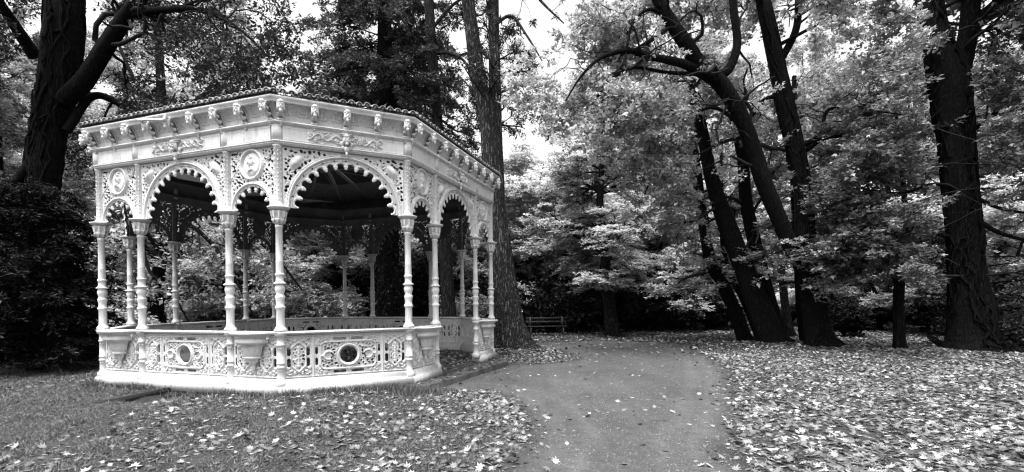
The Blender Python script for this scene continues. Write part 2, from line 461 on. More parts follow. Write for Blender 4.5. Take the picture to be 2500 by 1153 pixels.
def figure(P, cx, cy, k):
    """a small crouching child in relief"""
    for x, y, a, b, rot, h in ((0, .12, .045, .05, 0, .035), (.005, .02, .06, .085, .2, .04), (-.05, .05, .07, .026, .9, .03), (.055, .045, .06, .022, -.6, .03),
                               (-.04, -.09, .09, .035, .7, .04), (.03, -.11, .08, .032, -.5, .036), (-.07, -.14, .03, .06, .1, .03), (.07, -.15, .028, .055, .2, .028), (.02, .16, .06, .02, .2, .03)):
        x *= k
        c, s_ = math.cos(rot * k), math.sin(rot * k); dx = P.X - cx - x; dy = P.Y - cy - y
        u = (dx * c + dy * s_) / a; v = (-dx * s_ + dy * c) / b
        P.raise_((1 - np.sqrt(u * u + v * v)) * min(a, b), h, min(a, b))
def arch_small():
    P = Panel(S_B - 2 * PW, Z_ARCH - Z_CAP, .0105); R0 = .465
    r = arch(P, 0, R0, .355, 7, .058, .034)
    my = .805
    region = np.minimum(np.minimum(r - R0 - .038, P.rect(0, P.h / 2, P.w / 2 - .035, P.h / 2 - .035)), -P.disc(0, my, .275, .285))
    keep = np.full_like(P.X, -9.0)
    for s_ in (-1, 1):
        t = np.linspace(0, 1, 14)
        keep = np.maximum(keep, P.path(np.stack([s_ * (.44 - .12 * np.sin(t * 5.5)), .98 - t * .62], 1), .011))
        for x, y, rr, a in ((.36, .93, .06, 2), (.40, .63, .055, 4), (.42, .42, .03, 1)):
            keep = np.maximum(keep, P.scroll(s_ * x, y, rr, a if s_ > 0 else math.pi - a, 1.2, .009, s_))
    P.lace(region, keep, .056, .022, 5)
    P.raise_(keep, .018, .01)
    P.raise_(P.ring(0, my, .245, .028, .258), .035, .015); P.groove(P.ring(0, my, .20, .009, .22), .015)
    P.raise_(P.ring(0, my, .182, .008, .20), .012)
    return P, my
arch_l = arch_large()
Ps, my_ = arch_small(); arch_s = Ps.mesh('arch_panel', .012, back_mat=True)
def medallion_mesh(k):
    P = Panel(.36, .40, .009); P.S = P.disc(0, .2, .178, .196)
    P.raise_(P.S, .012, .03); figure(P, 0, .2, k)
    return P.mesh('medallion', .01)
med = [medallion_mesh(1), medallion_mesh(-1)]

# --- parapet panels
def lozenge(P, cx, hw, cy, hh, seed):
    d = P.rect(cx, cy, hw, hh, 0, hw * .9)
    return d
def slot(P, x, y, a, b, ch=.02): P.cut(P.rect(x, y, a, b, 0, ch))
def parapet_cell(P, cx, cy, hw, hh, seed):
    lz = lozenge(P, cx, hw * .62, cy, hh * .80, seed)
    for sx in (-1, 1):
        for sy in (-1, 1):
            slot(P, cx + sx * hw * .80, cy + sy * hh * .30, .031, hh * .24)
            for dx, dy, rr, a in ((.70, .82, .055, 0), (.30, .90, .03, 2), (.88, .62, .028, 1)):
                q = P.scroll(cx + sx * hw * dx, cy + sy * hh * dy, rr, a if sx > 0 else math.pi - a, 1.1, .011, sx * sy); P.raise_(q, .022, .011)
                P.cut(P.disc(cx + sx * hw * (dx - .2), cy + sy * hh * (dy + .03), .013))
            P.cut(P.disc(cx + sx * hw * .9, cy + sy * hh * .95, .014)); P.cut(P.disc(cx + sx * hw * .48, cy + sy * hh * .80, .013))
    P.raise_(.014 - np.abs(lz), .022, .01)
    keep = P.rect(cx, cy, .02, hh * .6)
    for sy in (-1, 1):
        keep = np.maximum(keep, P.ring(cx, cy + sy * hh * .22, hw * .26, .012)); keep = np.maximum(keep, P.disc(cx, cy + sy * hh * .5, .035))
    P.lace(lz - .02, keep, .052, .0175, seed, .016); P.raise_(keep, .018, .012)
    P.raise_(P.disc(cx, cy + hh * .22, .03), .028, .03)
PH = .80
def borders(P):
    P.raise_(.012 - np.abs(P.Y - .03), .02); P.raise_(.012 - np.abs(P.Y - P.h + .035), .025); P.raise_(.008 - np.abs(P.Y - P.h + .075), .012)
def parapet_large():
    P = Panel(L_B - .13, PH, .0105); cy = P.h / 2 - .01; hh = .33
    for s_ in (-1, 1):
        parapet_cell(P, s_ * .87, cy, .20, hh, 7)
        P.raise_(.016 - np.abs(P.X - s_ * .625), .022, .01)
        for sy in (-1, 1):
            slot(P, s_ * .16, cy + sy * .305, .115, .026, .012)
            slot(P, s_ * .565, cy + sy * .10, .024, .072)
            for x, y, rr in ((.50, .29, .05), (.40, .31, .03), (.555, .22, .03)):
                P.raise_(P.scroll(s_ * x, cy + sy * y, rr, 1.5 if s_ > 0 else math.pi - 1.5, 1.1, .011, s_ * sy), .022, .011)
                P.cut(P.disc(s_ * (x - .045), cy + sy * (y - .03), .013))
    fr = P.rect(0, cy, .50, .25, .10)
    P.raise_(.016 - np.abs(fr), .022, .01)
    keep = np.maximum(P.disc(0, cy, .235), np.maximum(P.disc(.37, cy, .11), P.disc(-.37, cy, .11)))
    P.lace(fr - .02, keep, .052, .0175, 9, .018)
    P.cut(P.disc(0, cy, .155))
    P.raise_(P.ring(0, cy, .19, .024), .03, .02); P.raise_(P.ring(0, cy, .232, .010), .018)
    for s_ in (-1, 1):
        P.raise_(P.ring(s_ * .36, cy, .075, .018), .03, .016)
        P.cut(P.path([(s_ * .315, cy + .05), (s_ * .275, cy), (s_ * .315, cy - .05)], .012))
        P.raise_(P.disc(s_ * .47, cy, .045, .02), .03, .02)
        P.raise_(P.disc(0, cy + s_ * .255, .022, .045), .03, .02)
    for k in range(20):
        a = k / 20 * 2 * math.pi; P.raise_(P.disc(.19 * math.cos(a), cy + .19 * math.sin(a), .014), .036, .012)
    borders(P)
    return P.mesh('parapet_panel', .012)
def parapet_small():
    P = Panel(S_B - .13, PH, .0105); cy = P.h / 2 - .01
    for s_ in (-1, 1): parapet_cell(P, s_ * .265, cy, .225, .33, 13)
    P.raise_(.016 - np.abs(P.X), .02); borders(P)
    return P.mesh('parapet_panel', .012)
par_l, par_s = parapet_large(), parapet_small()
rail_prof = [(-.075, 1.04), (.06, 1.04), (.075, 1.052), (.105, 1.06), (.115, 1.075), (.11, 1.094), (-.09, 1.098), (-.10, 1.07)]
base_prof = [(-.14, -.05), (.150, -.05), (.145, .10), (.13, .118), (.10, .13), (.082, .17), (.075, .205), (.05, .245), (-.05, .245), (-.12, .12)]
def loz(prof, L, name, m0=0, m1=0):
    return MB().add(*extrude_profile(prof, -L / 2, L / 2, m0, m1)).mesh(name)
T8 = math.tan(math.pi / 8)
m_rail = {}; m_base = {}
for L_, nm in ((L_B, 'L'), (S_B, 'S')):
    for c0 in (0, 1):
        for c1 in (0, 1):
            m_rail[nm, c0, c1] = loz(rail_prof, L_ - .002, 'handrail', T8 * c0, T8 * c1)
            m_base[nm, c0, c1] = loz(base_prof, L_ - .002, 'plinth', T8 * c0, T8 * c1)
# bowl for flowers on the short bays
bowl = MB()
bp = [(.37, .010), (.40, .03), (.44, .045), (.48, .032), (.51, .06), (.55, .10), (.60, .12), (.618, .17), (.64, .17), (.652, .145), (.68, .175), (.74, .195), (.81, .21), (.855, .23),
      (.875, .28), (.895, .325), (.92, .335), (.95, .325), (.965, .30), (.985, .295), (1.01, .32), (1.035, .37), (1.05, .40), (1.06, .425), (1.085, .43), (1.09, .41)]
V, F = lathe(bp, 28, lambda th, i: 1 + (.03 * np.cos(26 * th) if i in (15, 16, 17) else 0), half=True, phase=math.pi, sy=.78)
V[:, 1] -= .03
bowl.add(V, F)
k = len(bp); m = 29
rim = np.array([[x, y, 1.088] for x, y, z in V[-m:]]); inn = rim * [.86, .86, 1] + [0, -.01, 0]; low = inn * [.75, .75, 1]; low[:, 2] = .92
VV = np.concatenate([rim, inn, low]); FF = [[j, j + 1, m + j + 1, m + j] for j in range(m - 1)] + [[m + j, m + j + 1, 2 * m + j + 1, 2 * m + j] for j in range(m - 1)]
bowl.add(VV, [np.array(FF), np.array([[2 * m + j for j in range(m)]])])
me_bowl = bowl.mesh('flower_bowl', False)

# --- frieze ornaments
def frieze(L_, big):
    P = Panel(L_ - .16, .27, .0105); P.S[:] = 1
    lim = .30 * P.w if big else 0
    x = -P.w / 2 + .05
    while x < P.w / 2 - .04:
        if abs(x) > lim + .03: P.groove(P.rect(x, .125, .0125, .078, .008), .024, .005)
        x += .056
    if big:
        rg = np.random.default_rng(4)
        for s_ in (-1, 1):
            t = np.linspace(0, 1, 22)
            P.raise_(P.path(np.stack([s_ * (.10 + t * (lim - .10)), .135 + .055 * np.sin(t * 11)], 1), .014), .03, .014)
            for q in range(6):
                cx = s_ * (.15 + q * (lim - .14) / 5.5); cy = .135 - .05 * math.sin((q + .5) * 11 / 6)
                P.raise_(P.scroll(cx, cy, .05, q * 1.3, 1.3, .011, s_), .028, .011); P.raise_(P.disc(cx, cy, .018), .034, .018)
            for q in range(26):
                P.raise_(P.disc(s_ * rg.uniform(.08, lim), rg.uniform(.03, .24), rg.uniform(.008, .017)), .022, .012)
    P.raise_(.006 - np.abs(P.Y - .225), .01); P.raise_(.006 - np.abs(P.Y - .022), .01)
    return P.mesh('frieze_panel', .02)
fr_l, fr_s = frieze(L_B, True), frieze(S_B, False)
def blob(rx, ry, rz, nu=10, nv=8):
    V, F = lathe([(-math.cos(math.pi * (i + .0) / nv) * rz, max(math.sin(math.pi * i / nv), .02)) for i in range(nv + 1)], nu)
    return V * [rx, ry, 1], F
def head_mesh(name, sc=1.0, hair=True):
    """a carved bearded head looking outward (local -y)"""
    b = MB()
    def ad(c, r, **k): 
        V, F = blob(*r, **k); b.add((V + c) * sc, F)
    ad((0, 0, 0), (.048, .052, .068)); ad((0, -.045, -.008), (.011, .022, .020)); ad((-.02, -.042, .012), (.014, .010, .007)); ad((.02, -.042, .012), (.014, .010, .007))
    ad((0, -.040, -.034), (.020, .012, .008)); ad((0, -.030, -.060), (.026, .024, .026)); ad((0, -.012, .052), (.046, .046, .030))
    for s_ in (-1, 1):
        ad((s_ * .024, -.038, -.018), (.014, .010, .014)); ad((s_ * .046, 0, -.01), (.012, .022, .05)); ad((s_ * .018, -.046, .026), (.018, .008, .006))
    return b.mesh(name, True)
me_head = head_mesh('carved_head', 1.12); _v = np.empty(len(me_head.vertices) * 3); me_head.vertices.foreach_get('co', _v); _v = _v.reshape(-1, 3) * [1, 1, 1.25]; me_head.vertices.foreach_set('co', _v.ravel()); me_mask = head_mesh('mask', 1.25)
keyst = MB()
for c_, r_ in (((0, -.05, -.16), (.05, .04, .06)), ((0, -.05, -.24), (.028, .03, .05)), ((0, -.04, -.30), (.014, .016, .025)), ((-.08, -.03, -.06), (.045, .025, .05)), ((.08, -.03, -.06), (.045, .025, .05)),
               ((0, -.03, .12), (.13, .04, .022)), ((0, -.025, .09), (.09, .03, .02)), ((-.06, -.03, -.13), (.035, .025, .04)), ((.06, -.03, -.13), (.035, .025, .04))):
    V, F = blob(*r_); keyst.add(V + np.array(c_), F)
me_key = keyst.mesh('keystone', True)

# --- bracket between frieze and eave: crescent back, scrolled body
br = MB()
def cove_pt(v):
    a = v * math.pi / 2
    return .06 + .165 * (1 - math.cos(a)), Z_ENT + .02 + (Z_COVE - Z_ENT - .02) * math.sin(a)
cp = np.array([[0, -(cove_pt(v)[0] + .012), cove_pt(v)[1] - .008] for v in np.linspace(.02, .95, 12)])
V, F = tubes(cp[None], np.full((1, 12), .014), 6); br.add(V * [3.2, 1, 1], F)
sc_ = smooth_path([[0, -.275, 5.06], [0, -.235, 5.055], [0, -.20, 5.01], [0, -.215, 4.955], [0, -.17, 4.91], [0, -.12, 4.90], [0, -.125, 4.85], [0, -.09, 4.80]], 24)
V, F = tubes(sc_[None], np.linspace(.034, .028, 24)[None] * (1 + .3 * np.sin(np.linspace(0, 22, 24)))[None], 8); br.add(V * [1.6, 1, 1], F)
for y, z, r_ in ((-.17, 4.99, .026), (-.12, 4.95, .022), (-.235, 5.0, .025), (-.10, 4.83, .035), (-.15, 5.03, .02), (-.10, 4.775, .03), (-.095, 4.73, .02)):
    V, F = blob(r_ * 1.2, r_, r_ * 1.1, 8, 6); br.add(V + [0, y, z], F)
V, F = box(-.055, .055, -.14, -.05, 4.802, 4.825); br.add(V, F)
me_br = br.mesh('bracket', True)
# dark plate added in the crook of the bracket, standing for its shade
M_bracket_shade = mat('bracket_shade_tone', .08, .8, lambda t, b: t.links.new(ramp(t, noise(t, world_coords(t), 30, 4), [(.35, .03), (.65, .22)]), b.inputs['Base Color']))
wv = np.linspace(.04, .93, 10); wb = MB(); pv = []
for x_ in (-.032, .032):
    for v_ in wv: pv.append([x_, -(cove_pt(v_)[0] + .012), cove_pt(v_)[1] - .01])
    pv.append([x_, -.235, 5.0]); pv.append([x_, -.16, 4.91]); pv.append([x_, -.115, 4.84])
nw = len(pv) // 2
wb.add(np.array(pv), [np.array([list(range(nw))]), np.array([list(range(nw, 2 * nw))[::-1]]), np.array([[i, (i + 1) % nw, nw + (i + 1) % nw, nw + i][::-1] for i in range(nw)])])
me_br_shade = wb.mesh('bracket_shade')

# --- cove panels with a meander
def cove_panel(L_):
    nb = int(round(L_ / .58)); P = Panel(2.0, 1.0, .02); P.nx = int(L_ / .011); P.ny = 26
    x = np.linspace(-1, 1, P.nx + 1); y = np.linspace(0, 1, P.ny + 1); P.X, P.Y = np.meshgrid(x, y, indexing='ij'); P.cx = 2 / P.nx; P.cy = 1 / P.ny
    P.S = np.ones_like(P.X); P.H = np.zeros_like(P.X)
    U = ((P.X + 1) / 2 * nb) % 1; w_ = L_ / nb; ux = (U - .5) * w_; vy = P.Y * .36
    def seg(a, b, c, d): return .006 - np.hypot(np.maximum(np.abs(ux - (a + c) / 2) - abs(c - a) / 2, 0), np.maximum(np.abs(vy - (b + d) / 2) - abs(d - b) / 2, 0))
    for s_ in (-1, 1):
        for q, (a, b, c, d) in enumerate([(.06, .30, .24, .30), (.24, .08, .24, .30), (.06, .08, .24, .08), (.10, .12, .10, .24), (.10, .12, .20, .12), (.20, .12, .20, .26), (.15, .16, .15, .28), (.04, .08, .04, .16)]):
            P.groove(seg(s_ * a, b, s_ * c, d) + .003, .016, .004)
    P.groove(.006 - np.abs(np.hypot(ux, vy - .12) - .03), .010, .004)
    half = L_ / 2
    def warp(x, y, h):
        a = y * math.pi / 2
        off = .06 + .165 * (1 - np.cos(a)); z = Z_ENT + .02 + (Z_COVE - Z_ENT - .02) * np.sin(a)
        off2 = off + h * np.cos(a); z2 = z - h * np.sin(a)
        return np.stack([x * (half + off * T8 - .002), -off2, z2], -1)
    return P.mesh('cove', .012, warp)
cove_l, cove_s = cove_panel(W_L), cove_panel(L_B)

BAYS = []
for i in range(16): BAYS.append((i, (i + 1) % 16))
for i, j in BAYS:
    c, t, n, rz, L_ = frame(POSTS[i], POSTS[j]); big = i % 4 in (1, 3)
    ap = obj('arch_panel', arch_l if big else arch_s, [M_white, M_inner_shade], stand, (c[0], c[1], Z_CAP), rz)  # panel backs darkened by colour for the shade inside
    if not big:
        obj('medallion', med[(i // 2) % 2], M_white, ap, (0, -.012, my_ - .2))
    entrance = (i == 5)
    nm = 'L' if big else 'S'; c0 = 1 if i % 4 in (0, 3) else 0; c1 = 1 if j % 4 in (0, 3) else 0
    if i % 4 == 3: c0 = c1 = 1
    if not entrance:
        obj('parapet_panel', par_l if big else par_s, M_white, stand, (c[0], c[1], .242), rz)
        obj('handrail', m_rail[nm, c0, c1], M_white, stand, (c[0], c[1], 0), rz)
        obj('plinth', m_base[nm, c0, c1], M_plinth, stand, (c[0], c[1], 0), rz)
        if not big: obj('flower_bowl', me_bowl, M_white, stand, (c[0] + n[0] * .02, c[1] + n[1] * .02, 0), rz)
    f = obj('frieze_panel', fr_l if big else fr_s, M_white, stand, (c[0] + n[0] * .080, c[1] + n[1] * .080, 4.475), rz)
    if big:
        kz = obj('keystone', me_key, M_white, stand, (c[0] + n[0] * .075, c[1] + n[1] * .075, 4.60), rz)
        obj('mask', me_mask, M_white, kz, (0, -.075, 0))
me_pier = MB().add(*octo([(4.475, .098), (4.745, .098)])).mesh('frieze_post')
for i, p in enumerate(POSTS): obj('frieze_post', me_pier, M_white, stand, (p[0], p[1], 0), PROT + (i // 4) * math.pi / 2)
for a, b, kind in SIDES:
    c, t, n, rz, L_ = frame(a, b)
    obj('cove', cove_l if kind == 'long' else cove_s, M_white, stand, (c[0], c[1], 0), rz)
    nb = 8 if kind == 'long' else 4
    for q in range(nb + 1):
        x = (-L_ / 2 + .05) + q * (L_ - .1) / nb
        b_ = obj('bracket', me_br, M_white, stand, (c[0] + t[0] * x, c[1] + t[1] * x, 0), rz)
        obj('bracket_shade', me_br_shade, M_bracket_shade, b_)
        obj('carved_head', me_head, M_white, b_, (0, -.275, 5.0))
# entablature mouldings (outer skin), lining with the inside shade coloured in (inner skin)
prof = [(-.055, 4.402), (.075, 4.402), (.088, 4.418), (.088, 4.436), (.10, 4.442), (.112, 4.455), (.112, 4.468), (.055, 4.474), (.055, 4.742), (.10, 4.748), (.115, 4.765), (.135, 4.78), (.14, 4.80), (.06, 4.818), (-.055, 4.818)]
obj('entablature', MB().add(*sweep_ring(prof)).mesh('entablature'), M_white, stand)
for a, b, kind in SIDES:
    dent = MB(); c, t, n, rz, L_ = frame(a, b); m = int(L_ / .035)
    for q in range(m):
        x = -L_ / 2 + (q + .5) * L_ / m; p = c + t * x + n * .092
        V, F = bar((p[0] - t[0] * .009, p[1] - t[1] * .009, 4.427), (p[0] + t[0] * .009, p[1] + t[1] * .009, 4.427), .02, .012); dent.add(V, F)
    obj('bead_moulding', dent.mesh('bead_moulding'), M_white, stand)
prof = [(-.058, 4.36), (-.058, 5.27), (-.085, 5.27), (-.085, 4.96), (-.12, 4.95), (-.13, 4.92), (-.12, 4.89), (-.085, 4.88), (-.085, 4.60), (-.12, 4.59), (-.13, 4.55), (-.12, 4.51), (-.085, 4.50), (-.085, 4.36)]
obj('inner_lining', MB().add(*sweep_ring(prof)).mesh('inner_lining'), M_inner_shade, stand)
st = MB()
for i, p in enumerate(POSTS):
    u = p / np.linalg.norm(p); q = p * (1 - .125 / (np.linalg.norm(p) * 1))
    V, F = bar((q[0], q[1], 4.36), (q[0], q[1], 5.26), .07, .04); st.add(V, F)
obj('lining_rib', st.mesh('lining_rib'), M_inner_shade, stand)
# eave cornice (gutter board), roof, tiles, ceiling
prof = [(.21, 5.085), (.225, 5.085), (.235, 5.10), (.235, 5.125), (.25, 5.14), (.265, 5.165), (.265, 5.185), (.0, 5.20), (-.05, 5.20), (-.05, 5.14), (.17, 5.10)]
obj('eave_cornice', MB().add(*sweep_ring(prof)).mesh('eave_cornice'), M_white, stand)
Z_HUB = 5.62
def cone(d, z, zh, name, m, flip=False, thick=.02):
    r0 = np.concatenate([octa(d), np.full((8, 1), z)], 1); r1 = r0 + [0, 0, -thick]
    V = np.concatenate([r0, [[0, 0, zh]], r1, [[0, 0, zh - thick]]]); F3 = []; F4 = []
    for k in range(8):
        l = (k + 1) % 8; F3 += [[k, l, 8], [9 + l, 9 + k, 17]]; F4.append([k, 9 + k, 9 + l, l])
    return obj(name, MB().add(V, [np.array(F3), np.array(F4)]).mesh(name), m, stand)
cone(.23, 5.215, Z_HUB + .03, 'roof', M_tile)
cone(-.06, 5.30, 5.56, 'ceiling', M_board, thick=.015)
for k_, (a, b, kind) in enumerate(SIDES):
    tl = MB(); c, t, n, rz, L_ = frame(a, b)
    Lw = L_ + 2 * .30 * T8; m = int(round(Lw / .14)); rp = random.Random(k_)
    for q in range(m):
        x = -Lw / 2 + (q + .5) * Lw / m
        th = np.linspace(0, math.pi, 9); ro_, ri = .062, .046
        jz = rp.uniform(-.006, .006); jy = rp.uniform(-.012, .012)
        def sect(yy, zz, r_): return np.stack([x + r_ * np.cos(th), np.full(9, yy), zz + r_ * np.sin(th)], 1)
        y0, z0 = -.30 + jy, 5.235 + jz; y1, z1 = .0, 5.30
        V = np.concatenate([sect(y0, z0, ro_), sect(y1, z1, ro_ * .92), sect(y0, z0, ri), sect(y0 + .08, z0 + .014, ri)])
        F = []
        for j in range(8): F += [[j, j + 1, 9 + j + 1, 9 + j][::-1], [j, j + 1, 18 + j + 1, 18 + j], [18 + j, 18 + j + 1, 27 + j + 1, 27 + j]]
        tl.add(V, [np.array(F), np.array([[27 + j for j in range(9)]])])
        V, F = lathe([(0, .02), (.012, .024), (.02, .01)], 8); V = V[:, [0, 2, 1]] * [1, -1, 1] + [x, y0 + .03, z0 + .012]; tl.add(V, F)
        # pan tile between the covers, edge turned up
        xx = x + Lw / m / 2; ww = Lw / m / 2 - .036
        for s_ in (0,):
            th2 = np.linspace(math.pi, 2 * math.pi, 7); r2 = .036
            Va = np.concatenate([np.stack([xx + r2 * np.cos(th2), np.full(7, y0 + .02), z0 + .050 + .6 * r2 * np.sin(th2)], 1), np.stack([xx + r2 * np.cos(th2), np.full(7, y1), z1 + .050 + .6 * r2 * np.sin(th2)], 1),
                                 np.stack([xx + r2 * np.cos(th2), np.full(7, y0 + .02), z0 + .032 + .6 * r2 * np.sin(th2)], 1)])
            tl.add(Va, np.array([[j, j + 1, 8 + j, 7 + j] for j in range(6)] + [[j, 14 + j, 15 + j, j + 1] for j in range(6)]))
    obj('eave_tiles', tl.mesh('eave_tiles'), M_tile, stand, (c[0], c[1], 0), rz)
rb = octa(-.12)
tg = [rb[k] for k in range(8)] + [(rb[k] * (1 - f) + rb[(k + 1) % 8] * f) for k in range(8) for f in ((.25, .75) if k % 2 == 0 else (.5,))]
for q in tg:
    obj('rafter', MB().add(*bar((q[0], q[1], 5.275), (q[0] * .03, q[1] * .03, 5.50), .085, .07)).mesh('rafter'), M_rib, stand)
for k in (0, 1, 2, 3):
    a, b = rb[k], rb[k + 4]
    obj('tie_rod', MB().add(*tubes(np.array([[[a[0], a[1], 5.20], [a[0] * .4, a[1] * .4, 5.22], [b[0] * .4, b[1] * .4, 5.22], [b[0], b[1], 5.20]]]), np.full((1, 4), .012), 6)).mesh('tie_rod'), M_rib, stand)
obj('ceiling_boss', MB().add(*lathe([(5.10, .02), (5.13, .05), (5.2, .03), (5.24, .06), (5.3, .1), (5.45, .12), (5.53, .2)], 16)).mesh('ceiling_boss', True), M_rib, stand)
# broken stretch of drainpipe slung under the left eave
pA = np.array(POSTS[0]) * .0
c, t, n, rz, L_ = frame(*SIDES[0][:2])
pts = smooth_path([[-.62, -.36, 5.09], [-.4, -.36, 5.07], [-.15, -.355, 5.04], [.02, -.35, 5.02], [.06, -.345, 5.04], [.07, -.34, 5.12]], 16)
obj('drainpipe', MB().add(*tubes(pts[None], np.full((1, 16), .026), 10)).mesh('drainpipe', True), M_white, stand, (c[0], c[1], 0), rz)

# ================================================================== ground, path, litter, grass
def smooth01(t): t = np.clip(t, 0, 1); return t * t * (3 - 2 * t)
K0 = np.array([-6.53, 9.13])
def gz(x, y):
    x = np.asarray(x, float); y = np.asarray(y, float)
    z = -.03 - .10 * smooth01((x + 2.9) / 1.5) * smooth01(1.5 - np.hypot(x + 5, y - 13.1) / 5.5 * 0 - 0)
    # lawn scraped away beside the old kerb
    u = (x - K0[0]) * .95 - (y - K0[1]) * .31; v = (x - K0[0]) * -.31 - (y - K0[1]) * .95
    z = z - .12 * smooth01(u / .05 + .5) * smooth01(1 - u / 1.8) * smooth01((v + .4) / .3) * smooth01(1 - (v - .35) / .8)
    z = z + .03 * np.sin(x * .7 + 1) * np.sin(y * .5 + 2) * smooth01((y - 13) / 10) + .012 * np.sin(x * 2.1) * np.sin(y * 1.7 + x)
    # gentle mounds under the old trees
    for mx, my, mr, mh in ((.15, 17.7, 1.6, .10), (11.0, 16.6, 2.2, .12), (13.4, 14.2, 2.0, .15), (9.6, 18.0, 1.6, .1)):
        z = z + mh * np.exp(-((x - mx) ** 2 + (y - my) ** 2) / mr ** 2)
    # the ground rises a little in the far wood
    z = z + .9 * smooth01((y - 45) / 60)
    return z
def poly_sdf(X, Y, poly):
    poly = np.asarray(poly, float); d = np.full(X.shape, 1e9); ins = np.zeros(X.shape, bool)
    for i in range(len(poly)):
        p, q = poly[i - 1], poly[i]; e = q - p; L = e @ e + 1e-12
        t = np.clip(((X - p[0]) * e[0] + (Y - p[1]) * e[1]) / L, 0, 1)
        d = np.minimum(d, np.hypot(X - p[0] - t * e[0], Y - p[1] - t * e[1]))
        c = ((p[1] > Y) != (q[1] > Y)) & (X < (q[0] - p[0]) * (Y - p[1]) / (q[1] - p[1] + 1e-12) + p[0]); ins ^= c
    return np.where(ins, d, -d)
path_px = [(1195, 1300), (1205, 1153), (1285, 1060), (1262, 1000), (1190, 958), (1062, 948), (1085, 925), (1235, 890), (1330, 888), (1400, 880), (1372, 864), (1305, 852), (1150, 849), (1000, 849),
           (1000, 839), (1150, 838), (1310, 837), (1480, 838), (1640, 846), (1700, 866), (1760, 900), (1788, 960), (1796, 1060), (1818, 1153), (1850, 1300)]
pp = np.array([ground_pt(u, v, -.13)[:2] for u, v in path_px])
pp[0] = (-.7, 0.4); pp[-1] = (2.5, .4)
PATH = smooth_path(pp, 160)
def lump(x, y):
    return (np.sin(x * 3.1 + y * 1.3) + np.sin(x * 1.7 - y * 2.9 + 1) + np.sin(x * 6.3 + 2) * .5 + np.sin(y * 7.1 + x * 2) * .5) / 3
# far + near ground as one sheet
def grid_ground():
    xs = np.concatenate([np.linspace(-240, -22, 40), np.arange(-21, 24, .22), np.linspace(25, 240, 40)])
    ys = np.concatenate([np.linspace(-60, -1, 12), np.arange(0, 32, .22), np.linspace(33, 260, 60)])
    X, Y = np.meshgrid(xs, ys, indexing='ij'); V = np.stack([X, Y, gz(X, Y)], -1).reshape(-1, 3)
    idx = np.arange(len(V)).reshape(X.shape)
    F = np.stack([idx[:-1, :-1], idx[1:, :-1], idx[1:, 1:], idx[:-1, 1:]], -1).reshape(-1, 4)
    return mesh_np('ground', V, F, True)
def _soil(t, b):
    co = world_coords(t)
    a = ramp(t, noise(t, co, 1.3, 5, .65), [(.3, .03), (.7, .075)]); c = ramp(t, noise(t, co, 26, 5, .75), [(.32, .4), (.62, 1.0)])
    t.links.new(mul(t, a, c), b.inputs['Base Color']); bump(t, b, noise(t, co, 22, 5, .75), .9, .03)
M_soil = mat('soil_and_grass', .04, .95, _soil, .1)
tag(obj('ground', grid_ground(), M_soil), kind='structure')
def _gravel(t, b):
    co = world_coords(t)
    a = ramp(t, noise(t, co, .55, 4, .6), [(.32, .060), (.68, .088)])
    c = ramp(t, noise(t, co, 55, 5, .85), [(.3, .25), (.5, 1.0), (.66, 1.9)]); d = ramp(t, noise(t, co, 7, 5, .7), [(.3, .72), (.6, 1.0)])
    st = world_coords(t, (1.4, .12, 1)); e = ramp(t, noise(t, st, 2.2, 3, .6), [(.35, .88), (.6, 1.04)])
    wr = N(t, 'ShaderNodeAttribute', attribute_name='wear')       # metres in from the edge: soil creeping in, two wheel ruts worn pale
    f = ramp(t, wr.outputs['Fac'], [(0, .45), (.22, .75), (.40, 1.0), (.62, .88), (.80, 1.08), (1.0, .86)])
    t.links.new(mul(t, mul(t, mul(t, mul(t, a, c), d), e), f), b.inputs['Base Color']); bump(t, b, noise(t, co, 120, 4, .8), .8, .008)
M_gravel = mat('trodden_gravel', .12, .9, _gravel, .15)
P = Panel(26, 30, .14); P.S = poly_sdf(P.X + 3, P.Y, PATH)
P.S += .13 * lump(P.X * 1.7, P.Y * 1.7) + .05 * np.sin(P.X * 9 + P.Y * 3) * np.sin(P.Y * 11)
me = P.mesh('path', .05, lambda x, y, h: np.stack([x + 3, y, gz(x + 3, y) + .004 + np.where(h < 0, -.05, 0)], -1))
pv = np.empty(len(me.vertices) * 3); me.vertices.foreach_get('co', pv); pv = pv.reshape(-1, 3)
wear = me.attributes.new('wear', 'FLOAT', 'POINT'); wear.data.foreach_set('value', (poly_sdf(pv[:, 0], pv[:, 1], PATH) + .10 * lump(pv[:, 0] * 2.2, pv[:, 1] * 1.1)).astype(np.float32))
tag(obj('path', me, M_gravel), kind='structure')

# slab under the bandstand and the step at its open bay
fl = octa(.10)
V = np.concatenate([np.c_[fl, np.full(8, -.22)], np.c_[fl, np.full(8, .0)]])
obj('floor_slab', MB().add(V, [np.array([[k, (k + 1) % 8, 8 + (k + 1) % 8, 8 + k] for k in range(8)]), np.array([list(range(8, 16))])]).mesh('floor_slab'), M_conc, stand)
sp = np.array([(-2.05, 9.40), (-1.62, 9.28), (-1.0, 10.55), (-.5, 11.9), (-.02, 13.05), (-.15, 13.65), (-.45, 14.1), (-1.4, 11.5)]) - PC
k = len(sp)
V = np.concatenate([np.c_[sp, np.full(k, -.30)], np.c_[sp * .999, np.full(k, -.018)], np.c_[sp * .997, np.full(k, -.004)]])
F = [[i + a * k, (i + 1) % k + a * k, (i + 1) % k + k + a * k, i + k + a * k] for i in range(k) for a in (0, 1)]
obj('entrance_step', MB().add(V, [np.array(F), np.array([list(range(2 * k, 3 * k))])]).mesh('entrance_step'), M_conc, stand)
M_kerb = mat('mossy_dark_kerb', .03, .9, None, .1)
kb = MB(); kb.add(*bar((K0[0] - .03, K0[1] + .25, -.06), (-6.90, 8.05, -.075), .10, .13))
tag(obj('kerb', kb.mesh('kerb'), M_kerb), 'low dark concrete kerb sunk in the lawn before the left arch of the bandstand', 'kerb')

